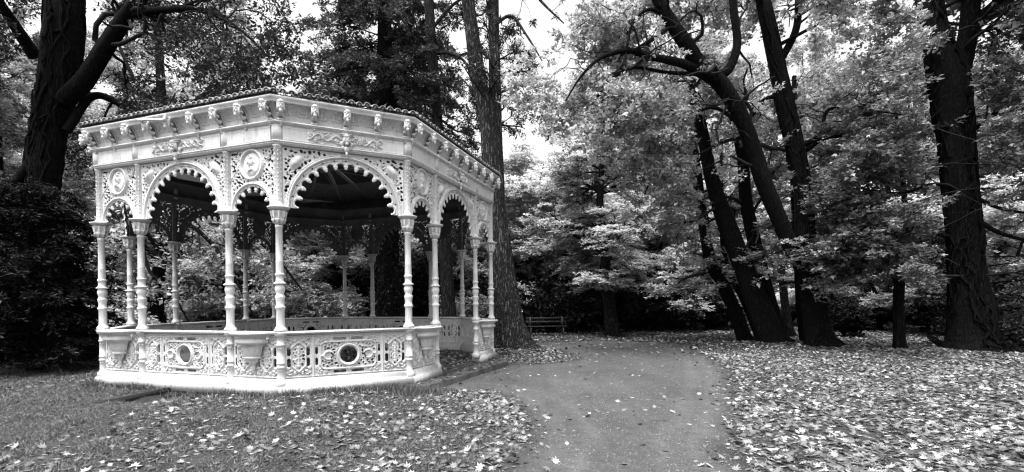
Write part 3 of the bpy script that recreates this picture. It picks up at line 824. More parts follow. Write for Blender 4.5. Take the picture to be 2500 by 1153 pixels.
# ---- fallen leaves
def star_leaf(n, rg, size, z, pts, flat=.35, simple=False):
    """n curled leaves at pts; 5-lobed outline when not simple"""
    if simple:
        T = np.array([[-.5, 0, .0], [-.1, -.38, .12], [.55, 0, .05], [-.05, .36, .15]])
        F0 = np.array([[0, 1, 2, 3]])
    else:
        ang = np.radians([90, 68, 45, 25, 8, -15, -35, -62, -90, -118, -145, -165, 172, 155, 135, 112]); rad = np.array([.60, .27, .50, .29, .54, .22, .34, .16, .34, .16, .34, .22, .54, .29, .50, .27])
        T = np.concatenate([np.stack([rad * np.cos(ang), rad * np.sin(ang), .28 * rad ** 2 * 1.4], 1), [[0, 0, 0]]])
        F0 = np.array([[i, (i + 1) % 16, 16] for i in range(16)])
    m = len(T)
    a = rg.uniform(0, 2 * math.pi, n); tx = rg.normal(0, flat, n); ty = rg.normal(0, flat, n); s = size * rg.uniform(.45, 1.25, n)
    curl = rg.uniform(-.8, 1.8, n)
    L = T[None] * np.ones((n, 1, 1)); L[..., 2] *= curl[:, None]; L[..., 0] *= rg.uniform(.6, 1.0, n)[:, None]
    c, s_ = np.cos(a)[:, None], np.sin(a)[:, None]
    x = L[..., 0] * c - L[..., 1] * s_; y = L[..., 0] * s_ + L[..., 1] * c; zz = L[..., 2] + x * np.tan(np.clip(tx, -1, 1))[:, None] + y * np.tan(np.clip(ty, -1, 1))[:, None]
    V = np.stack([x, y, zz], -1) * s[:, None, None]
    V[..., 2] -= V[..., 2].min(1)[:, None] * .7
    V += pts[:, None, :] + np.array([0, 0, z])
    F = (F0[None] + (np.arange(n) * m)[:, None, None]).reshape(-1, F0.shape[1])
    return V.reshape(-1, 3), F, m
def leaf_mat(name, stops, trans=.25, rough=.55, shine=.06):
    m = bpy.data.materials.new(name); m.use_nodes = True; t = m.node_tree; t.nodes.clear()
    out = N(t, 'ShaderNodeOutputMaterial'); at_ = N(t, 'ShaderNodeAttribute', attribute_name='rnd')
    c = ramp(t, at_.outputs['Fac'], stops)
    d = N(t, 'ShaderNodeBsdfDiffuse'); tr = N(t, 'ShaderNodeBsdfTranslucent'); gl = N(t, 'ShaderNodeBsdfGlossy'); gl.inputs['Roughness'].default_value = rough
    gl.inputs['Color'].default_value = g(.8)
    m1 = N(t, 'ShaderNodeMixShader'); m1.inputs[0].default_value = trans; m2 = N(t, 'ShaderNodeMixShader'); m2.inputs[0].default_value = shine
    t.links.new(c, d.inputs[0]); t.links.new(c, tr.inputs[0]); t.links.new(d.outputs[0], m1.inputs[1]); t.links.new(tr.outputs[0], m1.inputs[2])
    t.links.new(m1.outputs[0], m2.inputs[1]); t.links.new(gl.outputs[0], m2.inputs[2]); t.links.new(m2.outputs[0], out.inputs[0])
    return m
M_litter = leaf_mat('fallen_leaf', [(0, .03), (.4, .08), (.75, .165), (1, .37)], .1)
def scatter(n, x0, x1, y0, y1, dens):
    rg = rng; X = rg.uniform(x0, x1, n); Y = rg.uniform(y0, y1, n); k = rg.uniform(0, 1, n) < dens(X, Y); return X[k], Y[k]
def in_octa(x, y, d): return poly_sdf(x, y, octa(d) + PC) > 0
STEP = np.array([(-2.05, 9.40), (-1.62, 9.28), (-1.0, 10.55), (-.5, 11.9), (-.02, 13.05), (-.15, 13.65), (-.45, 14.1), (-1.4, 11.5)])
def density(x, y):
    ps = poly_sdf(x, y, PATH) + .1 * lump(x * 1.7, y * 1.7)
    right = (x > 1.2 + .0 * y) & (ps <= 0) & ((x > 1.6) | (y > 14))
    u, v = project(np.stack([x, y, np.full_like(x, -.1)], -1))
    d = np.zeros_like(x)
    far = smooth01((y - 14) / 10)
    d = np.where(right, .60 + .40 * lump(x * .8, y * .8) + .25 * lump(x * 2.9 + 4, y * 2.9) - .3 * far, d)
    # left lawn: thick near the path, thinning away from it
    left = (ps <= 0) & ~right
    dl = np.exp(ps / 1.1) * .42 + np.exp(ps / 3.4) * .30 + .08
    dl = dl * np.clip(.75 + .6 * lump(x * .8, y * .8), .15, 1.3)
    d = np.where(left, np.where(x < -1.7, np.minimum(dl, .4 + .4 * np.exp(ps)), dl), d)
    d = np.where(left & (y > 13) & (x > -1), .8, d)                  # round the double trunk
    d = np.where(left & (x < -6), .07 + .04 * lump(x, y), d)
    d = np.where(left & (y > 17), .30, d)
    pd = .005 + .16 * np.exp(-ps / .22) + .035 * smooth01((y - 12) / 5) + .03 * np.clip(lump(x * .6, y * .6), 0, 1)
    d = np.where(ps > 0, pd, d)
    ins = in_octa(x, y, -.05)
    d = np.where(ins, .55, d)
    ring = in_octa(x, y, .24) & ~ins; d = np.where(ring, 0, d)
    d = np.where((poly_sdf(x, y, STEP) > -.03) & ~ins, .12, d)
    return np.clip(d, 0, 1)
def floor_z(x, y):
    z = gz(x, y) + .006
    z = np.where(in_octa(x, y, .05), .004, z); return np.where(poly_sdf(x, y, STEP) > 0, .004, z)
allV, allF3, allF4, allA = [], [], [], []
nv = 0
for (n, x0, x1, y0, y1, simple, size) in ((68000, -6, 11, 2.2, 9.5, False, .106), (74000, -10, 15, 9.5, 16, False, .104), (120000, -16, 24, 16, 30, True, .13), (42000, -34, 44, 30, 62, True, .28)):
    X, Y = scatter(n, x0, x1, y0, y1, density)
    pts = np.stack([X, Y, floor_z(X, Y)], -1)
    V, F, m = star_leaf(len(X), rng, size, 0, pts, .22, simple)
    r_ = np.clip(rng.uniform(0, 1, len(X)) ** .8 * (1.0 + .35 * lump(X * 1.9 + 5, Y * 1.9)), 0, 1)
    # leaves lying on open lawn keep pale faces up, the trodden ones are darker
    allV.append(V); (allF4 if simple else allF3).append(F + nv); allA.append(np.repeat(r_, m)); nv += len(V)
me = mesh_np('leaf_litter', np.concatenate(allV), [np.concatenate(allF3), np.concatenate(allF4)], False, np.concatenate(allA))
tag(obj('leaf_litter', me, M_litter), 'pale fallen leaves strewn over lawn and path', 'leaves', kind='stuff')
print('litter verts', nv)

# small stones and crumbs on the path
n = 60000; X = rng.uniform(-3, 7, n); Y = 2.2 + 14 * rng.uniform(0, 1, n) ** 1.6; k = poly_sdf(X, Y, PATH) > -.05; X, Y = X[k], Y[k]; n = len(X)
T_ = np.array([[1, 0, 0], [-.5, .87, 0], [-.5, -.87, 0], [0, 0, .8]]); s_ = rng.uniform(.003, .009, n) * rng.choice([1, 1, 1, 1.9], n); a_ = rng.uniform(0, 6.28, n)
Vx = T_[None, :, 0] * np.cos(a_)[:, None] - T_[None, :, 1] * np.sin(a_)[:, None]; Vy = T_[None, :, 0] * np.sin(a_)[:, None] + T_[None, :, 1] * np.cos(a_)[:, None]
V = np.stack([Vx, Vy, np.repeat(T_[None, :, 2], n, 0)], -1) * s_[:, None, None] + np.stack([X, Y, gz(X, Y) + .004], -1)[:, None, :]
F = (np.arange(n) * 4)[:, None, None] + np.array([[0, 1, 3], [1, 2, 3], [2, 0, 3]])[None]
M_grit = leaf_mat('grit', [(0, .02), (.6, .07), (1, .14)], 0)
tag(obj('grit', mesh_np('grit', V.reshape(-1, 3), F.reshape(-1, 3), False, np.repeat(rng.uniform(0, 1, n), 4)), M_grit), 'small stones and crumbs lying on the trodden path', 'grit', kind='stuff')

# ---- grass blades on the left lawn and thinly between the leaves
def blades(n, x0, x1, y0, y1, dens, h):
    X, Y = scatter(n, x0, x1, y0, y1, dens); n = len(X); Z = gz(X, Y)
    a = rng.uniform(0, 2 * math.pi, n); hh = h * rng.uniform(.4, 1.25, n) * np.clip(1 + 1.0 * lump(X * 2.3, Y * 2.3), .35, 2.2); wd = .0022 + .0004 * Y; le = rng.normal(0, .9, n) * hh; le2 = rng.normal(0, .9, n) * hh
    p = np.stack([X, Y, Z], -1); dx = np.stack([np.cos(a) * wd, np.sin(a) * wd, 0 * a], -1)
    tip = p + np.stack([le, le2, hh], -1)
    V = np.stack([p - dx, p + dx, tip], 1).reshape(-1, 3); F = np.arange(3 * n).reshape(-1, 3)
    return V, F, np.repeat(rng.uniform(0, 1, n), 3)
def gd(x, y):
    ps = poly_sdf(x, y, PATH) + .1 * lump(x * 1.7, y * 1.7)
    d = np.where(ps < 0, np.clip(.8 + .5 * lump(x * 1.3 + 3, y * 1.3), .1, 1), 0)
    d = np.where(in_octa(x, y, .22) | (poly_sdf(x, y, STEP) > -.05), 0, d)
    return np.where(x > 1.0, d * .25, d)
G = [blades(330000, -9, 4.0, 2.6, 8.0, gd, .024), blades(200000, -14, 8, 8.0, 13.5, gd, .035)]
# longer tufts against the plinth
def tufts():
    c = []
    for a, b in ((-.05, .32), (.33, .66), (.66, 1.0)):
        pass
    Q = []
    o = octa(.235) + PC
    for k_ in (0, 1):
        p, q = o[k_], o[k_ + 1]
        t = rng.uniform(0, 1, 4200); keep = rng.uniform(0, 1, 4200) < np.clip(.3 + .8 * lump(t * 14 + k_ * 3, t * 0), .05, 1); t = t[keep]
        Q.append(p + (q - p) * t[:, None] + rng.normal(0, .06, (len(t), 2)) * [1, 1] + np.array([0, -.05]))
    Q.append(np.array([-1.75, 9.15]) + rng.normal(0, 1, (2600, 2)) * [.28, .16])
    Q = np.concatenate(Q); n = len(Q); a = rng.uniform(0, 2 * math.pi, n); hh = rng.uniform(.05, .16, n); Z = gz(Q[:, 0], Q[:, 1])
    p = np.c_[Q, Z]; dx = np.stack([np.cos(a), np.sin(a), 0 * a], -1) * .007
    tip = p + np.stack([rng.normal(0, .5, n) * hh, rng.normal(0, .5, n) * hh, hh], -1)
    return np.stack([p - dx, p + dx, tip], 1).reshape(-1, 3), np.arange(3 * n).reshape(-1, 3), np.repeat(rng.uniform(0, 1, n), 3)
G.append(tufts())
o_ = 0; FV, FF, FA = [], [], []
for V, F, A in G: FV.append(V); FF.append(F + o_); FA.append(A); o_ += len(V)
M_grass = leaf_mat('grass_blade', [(0, .03), (.7, .085), (1, .20)], .2)
me = mesh_np('grass', np.concatenate(FV), np.concatenate(FF), False, np.concatenate(FA))
tag(obj('grass', me, M_grass), 'short dark grass of the lawn round the bandstand', 'grass', kind='stuff')

# ---- park bench under the trees, posts, log
M_slat = mat('weathered_slat', .04, .7, lambda t, b: t.links.new(ramp(t, noise(t, world_coords(t, (1, 1, 9)), 4, 4), [(.3, .012), (.7, .03)]), b.inputs['Base Color']))
bx_ = at(1334, 800, 24.0); gzb = float(gz(bx_[0], 24.0))
bench = empty('park_bench', (bx_[0], 24.0, gzb), 'dark slatted park bench standing at the path edge right of the double trunk', 'bench')
bench.rotation_euler = (0, 0, .05)
for z in (.60, .78): obj('back_slat', MB().add(*box(-1.0, 1.0, .22 + (z - .6) * .3, .25 + (z - .6) * .3, z, z + .11)).mesh('back_slat'), M_slat, bench)
for y in (-.22, -.08, .06): obj('seat_slat', MB().add(*box(-1.0, 1.0, y, y + .11, .43, .465)).mesh('seat_slat'), M_slat, bench)
for x in (-.8, .8):
    l = MB()
    for a, b in (((x, -.2, 0), (x, -.17, .42)), ((x, .2, 0), (x, .15, .42)), ((x, -.2, .41), (x, .2, .41)), ((x, .15, .41), (x, .275, .92))): l.add(*bar(a, b, .05, .05))
    obj('leg', l.mesh('leg'), M_iron, bench)
M_post = mat('pale_post', .5, .6)
for (u, v0, v1, Y, r_, lb) in ((2052, 768, 738, 40, .05, 'thin pale post standing far off between the vine clad tree and the slim dark tree'), (2283, 815, 762, 27, .035, 'thin pale stake just left of the great vine covered trunk')):
    a = at(u, v0, Y); b = at(u, v1, Y)
    tag(obj('post', MB().add(*lathe([(0, r_), (b[2] - a[2], r_), (b[2] - a[2] + .03, r_ * .4)], 10)).mesh('post'), M_post, None, (a[0], Y, a[2])), lb, 'post')

# ================================================================== trees
def _bark(lo, hi, furrow, sc=(7, 7, 1.1)):
    def f(t, b):
        co = coords(t, sc)
        n1 = noise(t, co, 1.6, 5, .62); n2 = noise(t, coords(t, (sc[0] * 2.3, sc[1] * 2.3, sc[2] * 2.6)), 2.0, 4, .65)
        r1 = mul(t, mul(t, mul(t, n1, .5, 'SUBTRACT'), 0, 'ABSOLUTE'), 7.0); r2 = mul(t, mul(t, mul(t, n2, .5, 'SUBTRACT'), 0, 'ABSOLUTE'), 5.0)
        h = mul(t, mul(t, r1, 1, 'MINIMUM'), mul(t, mul(t, r2, .45, 'ADD'), 1, 'MINIMUM'))
        t.links.new(ramp(t, h, [(.05, lo * .3), (.4, lo), (.95, hi)]), b.inputs['Base Color'])
        bump(t, b, h, 1.0, furrow)
    return f
M_bark_pale = mat('furrowed_pale_bark', .15, .9, _bark(.05, .32, .05, (8, 8, 1.3)), .1)
M_bark_dark = mat('dark_bark', .04, .9, _bark(.006, .022, .025, (11, 11, 1.8)), .1)
M_bark_mid = mat('grey_bark', .08, .9, _bark(.02, .08, .03, (11, 11, 1.8)), .1)
M_twig = mat('twig_bark', .016, .9, None, .1)
L_bright = leaf_mat('bright_leaf', [(0, .20), (.3, .48), (1, .82)], .45)
L_mid = leaf_mat('mid_leaf', [(0, .07), (.4, .28), (1, .70)], .44)
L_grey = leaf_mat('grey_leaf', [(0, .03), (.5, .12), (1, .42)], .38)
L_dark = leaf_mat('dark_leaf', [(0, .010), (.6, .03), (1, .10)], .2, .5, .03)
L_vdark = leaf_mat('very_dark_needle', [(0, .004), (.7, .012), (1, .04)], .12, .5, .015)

def nrm(a): return a / (np.linalg.norm(a, axis=-1, keepdims=True) + 1e-9)
def grow(P, Rr, n, t0, t1, length, spread, rg, up=0.0, droop=0.0, jit=.25, steps=7, rs=.62, flat=1.0, taper=.35, wts=None):
    """children of the paths P (M,S,3)/Rr (M,S); returns (n,steps,3),(n,steps)"""
    M, S, _ = P.shape
    L = np.linalg.norm(np.diff(P, axis=1), axis=2).sum(1) if wts is None else wts
    pi = rg.choice(M, n, p=L / L.sum()); t = rg.uniform(t0, t1, n); f = t * (S - 1); i = np.minimum(f.astype(int), S - 2); f = (f - i)[:, None]
    p = P[pi, i] * (1 - f) + P[pi, i + 1] * f; r = Rr[pi, i] * (1 - f[:, 0]) + Rr[pi, i + 1] * f[:, 0]
    d = nrm(P[pi, i + 1] - P[pi, i]); q = rg.normal(0, 1, (n, 3)); q = nrm(q - d * (q * d).sum(1, keepdims=True))
    D = nrm(d * math.cos(spread) + q * math.sin(spread) + [0, 0, up]); D[:, 2] *= flat; D = nrm(D)
    ln = length * rg.uniform(.55, 1.15, n) * (1.15 - .5 * t)
    out = np.empty((n, steps, 3)); out[:, 0] = p
    for s in range(1, steps):
        D = D + rg.normal(0, jit, (n, 3)) * [1, 1, max(.3, flat)] + np.array([0, 0, -droop]); D = nrm(D); out[:, s] = out[:, s - 1] + D * (ln / (steps - 1))[:, None]
    r0 = np.minimum(r * rs, ln * .026 + .009)
    return out, r0[:, None] * np.linspace(1, taper, steps)[None]
def leaves(P, per, size, rg, horiz=.5, asp=.55, off=.06, seed_b=None, t0=.1, hang=0.0, lobed=False):
    """leaf blades along twigs; returns V, F, rnd"""
    M, S, _ = P.shape; n = M * per; pi = np.repeat(np.arange(M), per); t = rg.uniform(t0, 1, n); f = t * (S - 1); i = np.minimum(f.astype(int), S - 2); f = (f - i)[:, None]
    p = P[pi, i] * (1 - f) + P[pi, i + 1] * f; d = nrm(P[pi, i + 1] - P[pi, i])
    side = nrm(np.cross(d, [0, 0, 1.0]) * rg.choice([-1, 1], n)[:, None] + d * rg.uniform(.1, 1.2, n)[:, None] + rg.normal(0, .35, (n, 3)) + [0, 0, -hang])
    p = p + side * (off * rg.uniform(.1, 1, n))[:, None] + rg.normal(0, off * .35, (n, 3)) * [1, 1, 1.1 - horiz]
    nor = nrm(np.array([0, 0, 1.0]) * horiz * 2 + rg.normal(0, 1, (n, 3)) * (1.25 - horiz))
    u = nrm(side - nor * (side * nor).sum(1, keepdims=True)); v = np.cross(nor, u)
    s = (size * np.exp(rg.normal(0, .28, n)))[:, None]; w_ = s * asp * rg.uniform(.75, 1.2, n)[:, None]
    fold = s * .12 * rg.normal(0, 1, n)[:, None]
    if lobed:
        V = np.stack([p, p + u * s * .35 + v * w_ * .62 + nor * fold, p + u * s * .5 + v * w_ * .25, p + u * s + nor * fold, p + u * s * .5 - v * w_ * .25, p + u * s * .35 - v * w_ * .62 + nor * fold], 1)
        F = (np.arange(n) * 6)[:, None] + np.array([[0, 1, 2, 3, 4, 5]]); k = 6
    else:
        V = np.stack([p, p + u * s * .45 + v * w_ * .5 + nor * fold, p + u * s, p + u * s * .45 - v * w_ * .5 + nor * fold], 1)
        F = (np.arange(n) * 4)[:, None] + np.arange(4)[None]; k = 4
    # clumps: whole twigs lighter or darker, plus per-leaf variation
    c = rg.uniform(0, 1, M)[pi] * .55 + rg.uniform(0, 1, n) * .45
    return V.reshape(-1, 3), F, np.repeat(c, k)
def trunk_path(spec, Y, zoff=0.0):
    """spec [(u,v,width)] in photo pixels at distance Y (or [Y0..] each) -> path, radii in metres"""
    Ys = Y if hasattr(Y, '__len__') else [Y] * len(spec)
    P = np.array([at(u, v, y) for (u, v, w_), y in zip(spec, Ys)]); r = np.array([w_ / 2 * y / FPX / math.hypot(1, (u - 1242) / FPX) for (u, v, w_), y in zip(spec, Ys)])
    return P, r
def trunk_mesh(paths, name, rough=.06, lobes=3, sides=22, step=.10, seed=0, flare=True):
    b = MB(); rg = np.random.default_rng(seed)
    for P, r in paths:
        L = np.linalg.norm(np.diff(P, axis=0), axis=1).sum(); n = max(8, int(L / step))
        C = smooth_path(np.c_[P, r], n); V, F = tubes(C[None, :, :3], C[None, :, 3], sides)
        th = np.tile(np.arange(sides) * 2 * math.pi / sides, n); h = np.repeat(np.linspace(0, L, n), sides); rr = np.repeat(C[:, 3], sides); ctr = np.repeat(C[:, :3], sides, 0)
        d = np.zeros_like(th)
        for q in range(7):
            k = rg.integers(1, 9); d += rg.uniform(.3, 1) / (1 + k * .25) * np.sin(k * th + rg.uniform(.2, 2.2) * h + rg.uniform(0, 6))
        d = d * rough * .5 + rg.normal(0, rough * .22, len(d))
        if flare: d += np.exp(-h / .40) * (.10 + .20 * np.maximum(np.cos((lobes + 2) * th + 1 + seed), -.3) + .12 * np.cos((lobes + 4) * th + seed))
        V = ctr + (V - ctr) * (1 + d)[:, None]; b.add(V, F)
    return b.mesh(name, True)
def resample(P, r, n): C = smooth_path(np.c_[P, r], n); return C[:, :3], C[:, 3]
def vine_paths(P, r, n, rg, turns=1.2, amp=.02):
    out = []
    C, cr = resample(P, r, 60)
    T = np.gradient(C, axis=0); T = nrm(T); U = nrm(np.cross(T, [0, 1.0, .2])); W_ = np.cross(T, U)
    for k in range(n):
        a0 = rg.uniform(0, 2 * math.pi); h0, h1 = rg.uniform(0, .25), rg.uniform(.55, 1.0); t = np.linspace(h0, h1, 50); f = (t * 59).astype(int)
        a = a0 + np.cumsum(rg.normal(0, .28, 50)) * .6 + rg.choice([-1, 1]) * turns * rg.uniform(.2, 1.5) * t * 3
        rad = cr[f] * (1.03 + amp * rg.uniform(0, 2))
        out.append(C[f] + U[f] * (rad * np.cos(a))[:, None] + W_[f] * (rad * np.sin(a))[:, None])
    return out

def tree(name, label, trunks, base, bark, leafm, lv, leaf, group=None, cat='tree', seed=1, cull=None, rough=.05, vines=0, extra_limbs=(), lobes=3, step=.1, sides=22, crown_sources=None, vine_r=.022, tw=None, thin=None, thin_keep=.1):
    """trunks: list of (P,r) world paths (first is the main stem); lv: list of grow() kwargs; leaf: leaves() kwargs"""
    rg = np.random.default_rng(seed); base = np.array(base, float)
    root = empty(name, tuple(base), label, cat, group)
    tr = [(P - base, r) for P, r in trunks]
    obj('trunk', trunk_mesh(tr[:1], 'trunk', rough, lobes, sides, step, seed), bark, root)
    for P, r in tr[1:]: obj('limb', trunk_mesh([(P, r)], 'limb', rough, lobes, max(8, sides - 8), step, seed, flare=False), bark, root)
    S = 24
    src = [resample(*tr[k], S) for k in (crown_sources if crown_sources is not None else range(len(tr)))]
    P = np.stack([s[0] for s in src]); Rr = np.stack([s[1] for s in src])
    TB = MB(); last = None
    for li, kw in enumerate(lv):
        kw = dict(kw); n = kw.pop('n'); sd = kw.pop('sides', 5)
        Q, q = grow(P, Rr, n, rg=rg, **kw)
        if cull is not None:
            k = ~cull(Q.reshape(-1, 3) + base).reshape(Q.shape[:2]).any(1); Q, q = Q[k], q[k]
        if thin is not None and li >= 1:
            k = ~(thin(Q.reshape(-1, 3) + base).reshape(Q.shape[:2]).any(1) & (rg.uniform(0, 1, len(Q)) > thin_keep)); Q, q = Q[k], q[k]
        V, F = tubes(Q, q, sd); TB.add(V, F); P, Rr = Q, q
    obj('branches', TB.mesh('branches', True), tw or M_twig, root)
    if leaf:
        V, F, A = leaves(P, rg=rg, **leaf)
        obj('crown', mesh_np('crown', V, F, False, A), leafm, root)
    if vines:
        for vp in vine_paths(*tr[0], vines, rg):
            rr = rg.uniform(.5, 1.4) * vine_r
            obj('vine', MB().add(*tubes(vp[None], np.full((1, len(vp)), rr), 5)).mesh('vine', True), bark, root)
    return root
def clear_of(paths, dy, ztop, side=.55):
    """the open path side of a trunk: few leafy twigs hang low before it"""
    A = np.concatenate([resample(P_, r_, 40)[0] for P_, r_ in paths])
    def f(Q):
        az = np.arctan2(A[:, 0], A[:, 1]); q = np.arctan2(Q[:, 0], Q[:, 1]); out = np.zeros(len(Q), bool)
        near = (Q[:, 1] < A[:, 1].max() + .2) & (Q[:, 2] < ztop)
        d2 = np.full(len(Q), 9.)
        for i in range(len(A)):
            s = Q[:, 1] / A[i, 1]; dx = Q[:, 0] - A[i, 0] * s; dz = Q[:, 2] - 1.6 - (A[i, 2] - 1.6) * s
            d2 = np.minimum(d2, np.hypot(dx, dz * .8) + np.where(Q[:, 1] > A[i, 1], 9, 0))
        return near & (d2 < side)
    return f
def G_(x, y): return float(gz(x, y))
def keep_off(P):
    """no twig inside the bandstand or its roof, nor hanging in front of the lens"""
    d = np.hypot(P[:, 0] - PCX, P[:, 1] - PCY)
    return ((d < 5.3) & (P[:, 2] < 6.0)) | ((np.hypot(P[:, 0], P[:, 1]) < 6) & (P[:, 2] > -1)) | (P[:, 2] < .15)

# -- great leaning tree left of the bandstand, wound with bare creepers
Y1 = 14.6
P, r = trunk_path([(112, 905, 165), (108, 830, 140), (104, 700, 108), (102, 560, 92), (106, 450, 88), (124, 330, 92), (142, 230, 100), (160, 120, 102), (172, 20, 100), (182, -90, 92), (205, -220, 90), (230, -420, 70)], Y1)
P2, r2 = trunk_path([(165, 225, 56), (215, 180, 52), (262, 110, 48), (318, 30, 42), (370, -40, 36), (450, -130, 34), (560, -260, 22)], [14.5, 14.4, 14.2, 14.0, 13.8, 13.4, 12.8])
P3, r3 = trunk_path([(120, 330, 30), (60, 400, 26), (20, 440, 20), (-60, 470, 14), (-160, 470, 8)], [14.5, 14.2, 14, 13.8, 13.5])
P4, r4 = trunk_path([(170, 300, 26), (240, 215, 22), (330, 250, 18), (400, 262, 12), (430, 330, 6)], [14.5, 14.9, 15.2, 15.4, 15.6])
P5, r5 = trunk_path([(330, 20, 22), (420, 8, 18), (520, 14, 14), (610, 70, 9), (650, 110, 5)], [14, 13.6, 13.3, 13.1, 13.0])
P6, r6 = trunk_path([(100, 120, 40), (50, 40, 34), (0, -40, 26), (-80, -160, 16)], [14.5, 14, 13.5, 13])
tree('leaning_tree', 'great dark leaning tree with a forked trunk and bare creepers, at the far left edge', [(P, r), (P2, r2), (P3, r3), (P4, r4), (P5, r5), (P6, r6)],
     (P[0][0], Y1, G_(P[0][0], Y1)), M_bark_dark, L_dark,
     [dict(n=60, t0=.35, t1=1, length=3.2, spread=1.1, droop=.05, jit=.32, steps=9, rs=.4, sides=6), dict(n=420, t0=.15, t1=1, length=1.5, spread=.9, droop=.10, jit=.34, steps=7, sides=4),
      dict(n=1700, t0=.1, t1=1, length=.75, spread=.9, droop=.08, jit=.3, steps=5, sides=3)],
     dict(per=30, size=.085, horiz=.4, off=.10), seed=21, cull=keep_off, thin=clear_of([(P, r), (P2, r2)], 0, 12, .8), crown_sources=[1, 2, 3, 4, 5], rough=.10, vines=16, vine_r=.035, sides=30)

# -- dark low conifer in front of it
def conifer(name, label, x, y, H, rad, n1, leafm, seed, z0=.1, droop=.05, per=26, size=.10, tr=.16, bark=M_bark_dark, cull=None, n3=2600, top=.12, lean=(0, 0), asp=.28, group=None, twig_len=.5):
    rg = np.random.default_rng(seed); b = np.array([x, y, G_(x, y)])
    root = empty(name, tuple(b), label, 'tree', group)
    P = np.array([[0, 0, -.1], [lean[0] * .3, lean[1] * .3, H * .3], [lean[0] * .6, lean[1] * .6, H * .6], [lean[0], lean[1], H]]); r = np.array([tr * 1.15, tr, tr * .7, .03])
    obj('trunk', trunk_mesh([(P, r)], 'trunk', .06, 3, 16, .15, seed), bark, root)
    h = np.sort(rg.uniform(z0, H * .98, n1)); t = (h - z0) / (H - z0); L = rad * (1 - t * (1 - top)) * rg.uniform(.55, 1.12, n1); a = rg.uniform(0, 2 * math.pi, n1)
    S = 8; s = np.linspace(0, 1, S); D = np.stack([np.cos(a), np.sin(a)], -1)
    Q = np.empty((n1, S, 3)); Q[..., :2] = D[:, None, :] * (L[:, None] * s)[..., None]; Q[..., 2] = h[:, None] + L[:, None] * (.18 * s - (.30 + droop) * s ** 2 + .1 * s ** 3)
    Q[..., :2] += np.array(lean) * (h / H)[:, None, None]
    Q += np.cumsum(rg.normal(0, .03, Q.shape), 1); q = (.012 + L * .008)[:, None] * np.linspace(1, .25, S)
    TB = MB(); TB.add(*tubes(Q, q, 5))
    Q2, q2 = grow(Q, q, n1 * 7, .15, 1, rad * .30, .85, rg, droop=.05 + droop, jit=.15, steps=5, flat=.25); TB.add(*tubes(Q2, q2, 3))
    Q3, q3 = grow(Q2, q2, n3, .1, 1, twig_len, .7, rg, droop=.08 + droop, jit=.12, steps=4, flat=.3)
    if cull is not None:
        k = ~cull((Q3 + b).reshape(-1, 3)).reshape(Q3.shape[:2]).any(1); Q3, q3 = Q3[k], q3[k]
    obj('branches', TB.mesh('branches', True), M_twig, root)
    V, F, A = leaves(Q3, per, size, rg, horiz=.6, asp=asp, off=size * .5, hang=.15); obj('crown', mesh_np('crown', V, F, False, A), leafm, root)
    return root
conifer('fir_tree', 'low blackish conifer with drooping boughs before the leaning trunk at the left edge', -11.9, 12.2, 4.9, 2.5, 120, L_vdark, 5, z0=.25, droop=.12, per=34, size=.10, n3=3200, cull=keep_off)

# -- tree with bare hanging limbs, seen through the left arches
Y = 21.0
P, r = trunk_path([(380, 840, 46), (382, 760, 38), (388, 660, 34), (400, 560, 34), (410, 420, 30), (405, 250, 26), (400, 60, 20), (395, -120, 12)], Y)
lm = [trunk_path([(392, 560, 14), (430, 520, 13), (500, 560, 11), (560, 640, 9), (620, 760, 5)], [Y, 20.3, 19.7, 19.3, 19.0]),
      trunk_path([(395, 600, 12), (350, 545, 11), (365, 640, 9), (420, 700, 7), (470, 790, 4)], [Y, 20.5, 20, 19.8, 19.6]),
      trunk_path([(400, 500, 14), (460, 470, 13), (560, 530, 11), (660, 600, 8), (740, 700, 4)], [Y, 21, 21, 21, 21]),
      trunk_path([(385, 620, 12), (330, 560, 10), (290, 600, 8), (270, 690, 4)], [Y, 20.6, 20.2, 20]),
      trunk_path([(405, 360, 16), (470, 250, 14), (540, 190, 10), (600, 100, 6)], [Y, 21, 21.5, 22]), trunk_path([(405, 300, 14), (340, 180, 12), (290, 60, 8)], [Y, 21, 21.5])]
tree('bare_limbed_tree', 'slim dark tree with bare drooping limbs, seen through the left arches of the bandstand', [(P, r)] + lm, (P[0][0], Y, G_(P[0][0], Y)), M_bark_dark, L_mid,
     [dict(n=70, t0=.15, t1=1, length=2.4, spread=.9, droop=.06, jit=.32, steps=8, rs=.5, sides=4), dict(n=420, t0=.2, t1=1, length=1.1, spread=.9, droop=.06, jit=.3, steps=6, sides=3), dict(n=1300, t0=.2, t1=1, length=.6, spread=.8, jit=.2, steps=4, sides=3)],
     dict(per=9, size=.15, horiz=.5, off=.12), seed=3, cull=keep_off)

# -- shaggy dark conifer behind the bandstand
Y = 24.0
x_ = at(948, 800, Y)[0]
L_fir = leaf_mat('fir_leaf', [(0, .015), (.6, .06), (1, .22)], .3, .5, .03)
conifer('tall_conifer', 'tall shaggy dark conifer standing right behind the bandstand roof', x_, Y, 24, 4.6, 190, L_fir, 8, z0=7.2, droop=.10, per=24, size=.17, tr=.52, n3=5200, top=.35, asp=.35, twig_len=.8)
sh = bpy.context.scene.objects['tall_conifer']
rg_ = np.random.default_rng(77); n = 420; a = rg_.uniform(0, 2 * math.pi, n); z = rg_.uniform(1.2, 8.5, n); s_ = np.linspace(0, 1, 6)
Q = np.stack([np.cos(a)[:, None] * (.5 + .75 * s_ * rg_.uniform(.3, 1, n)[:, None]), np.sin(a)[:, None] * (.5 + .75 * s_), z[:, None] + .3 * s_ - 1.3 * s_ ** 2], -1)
V, F, A = leaves(Q, 22, .13, rg_, horiz=.2, asp=.3, off=.1, hang=.8); obj('shaggy_twigs', mesh_np('shaggy_twigs', V, F, False, A), L_vdark, sh)

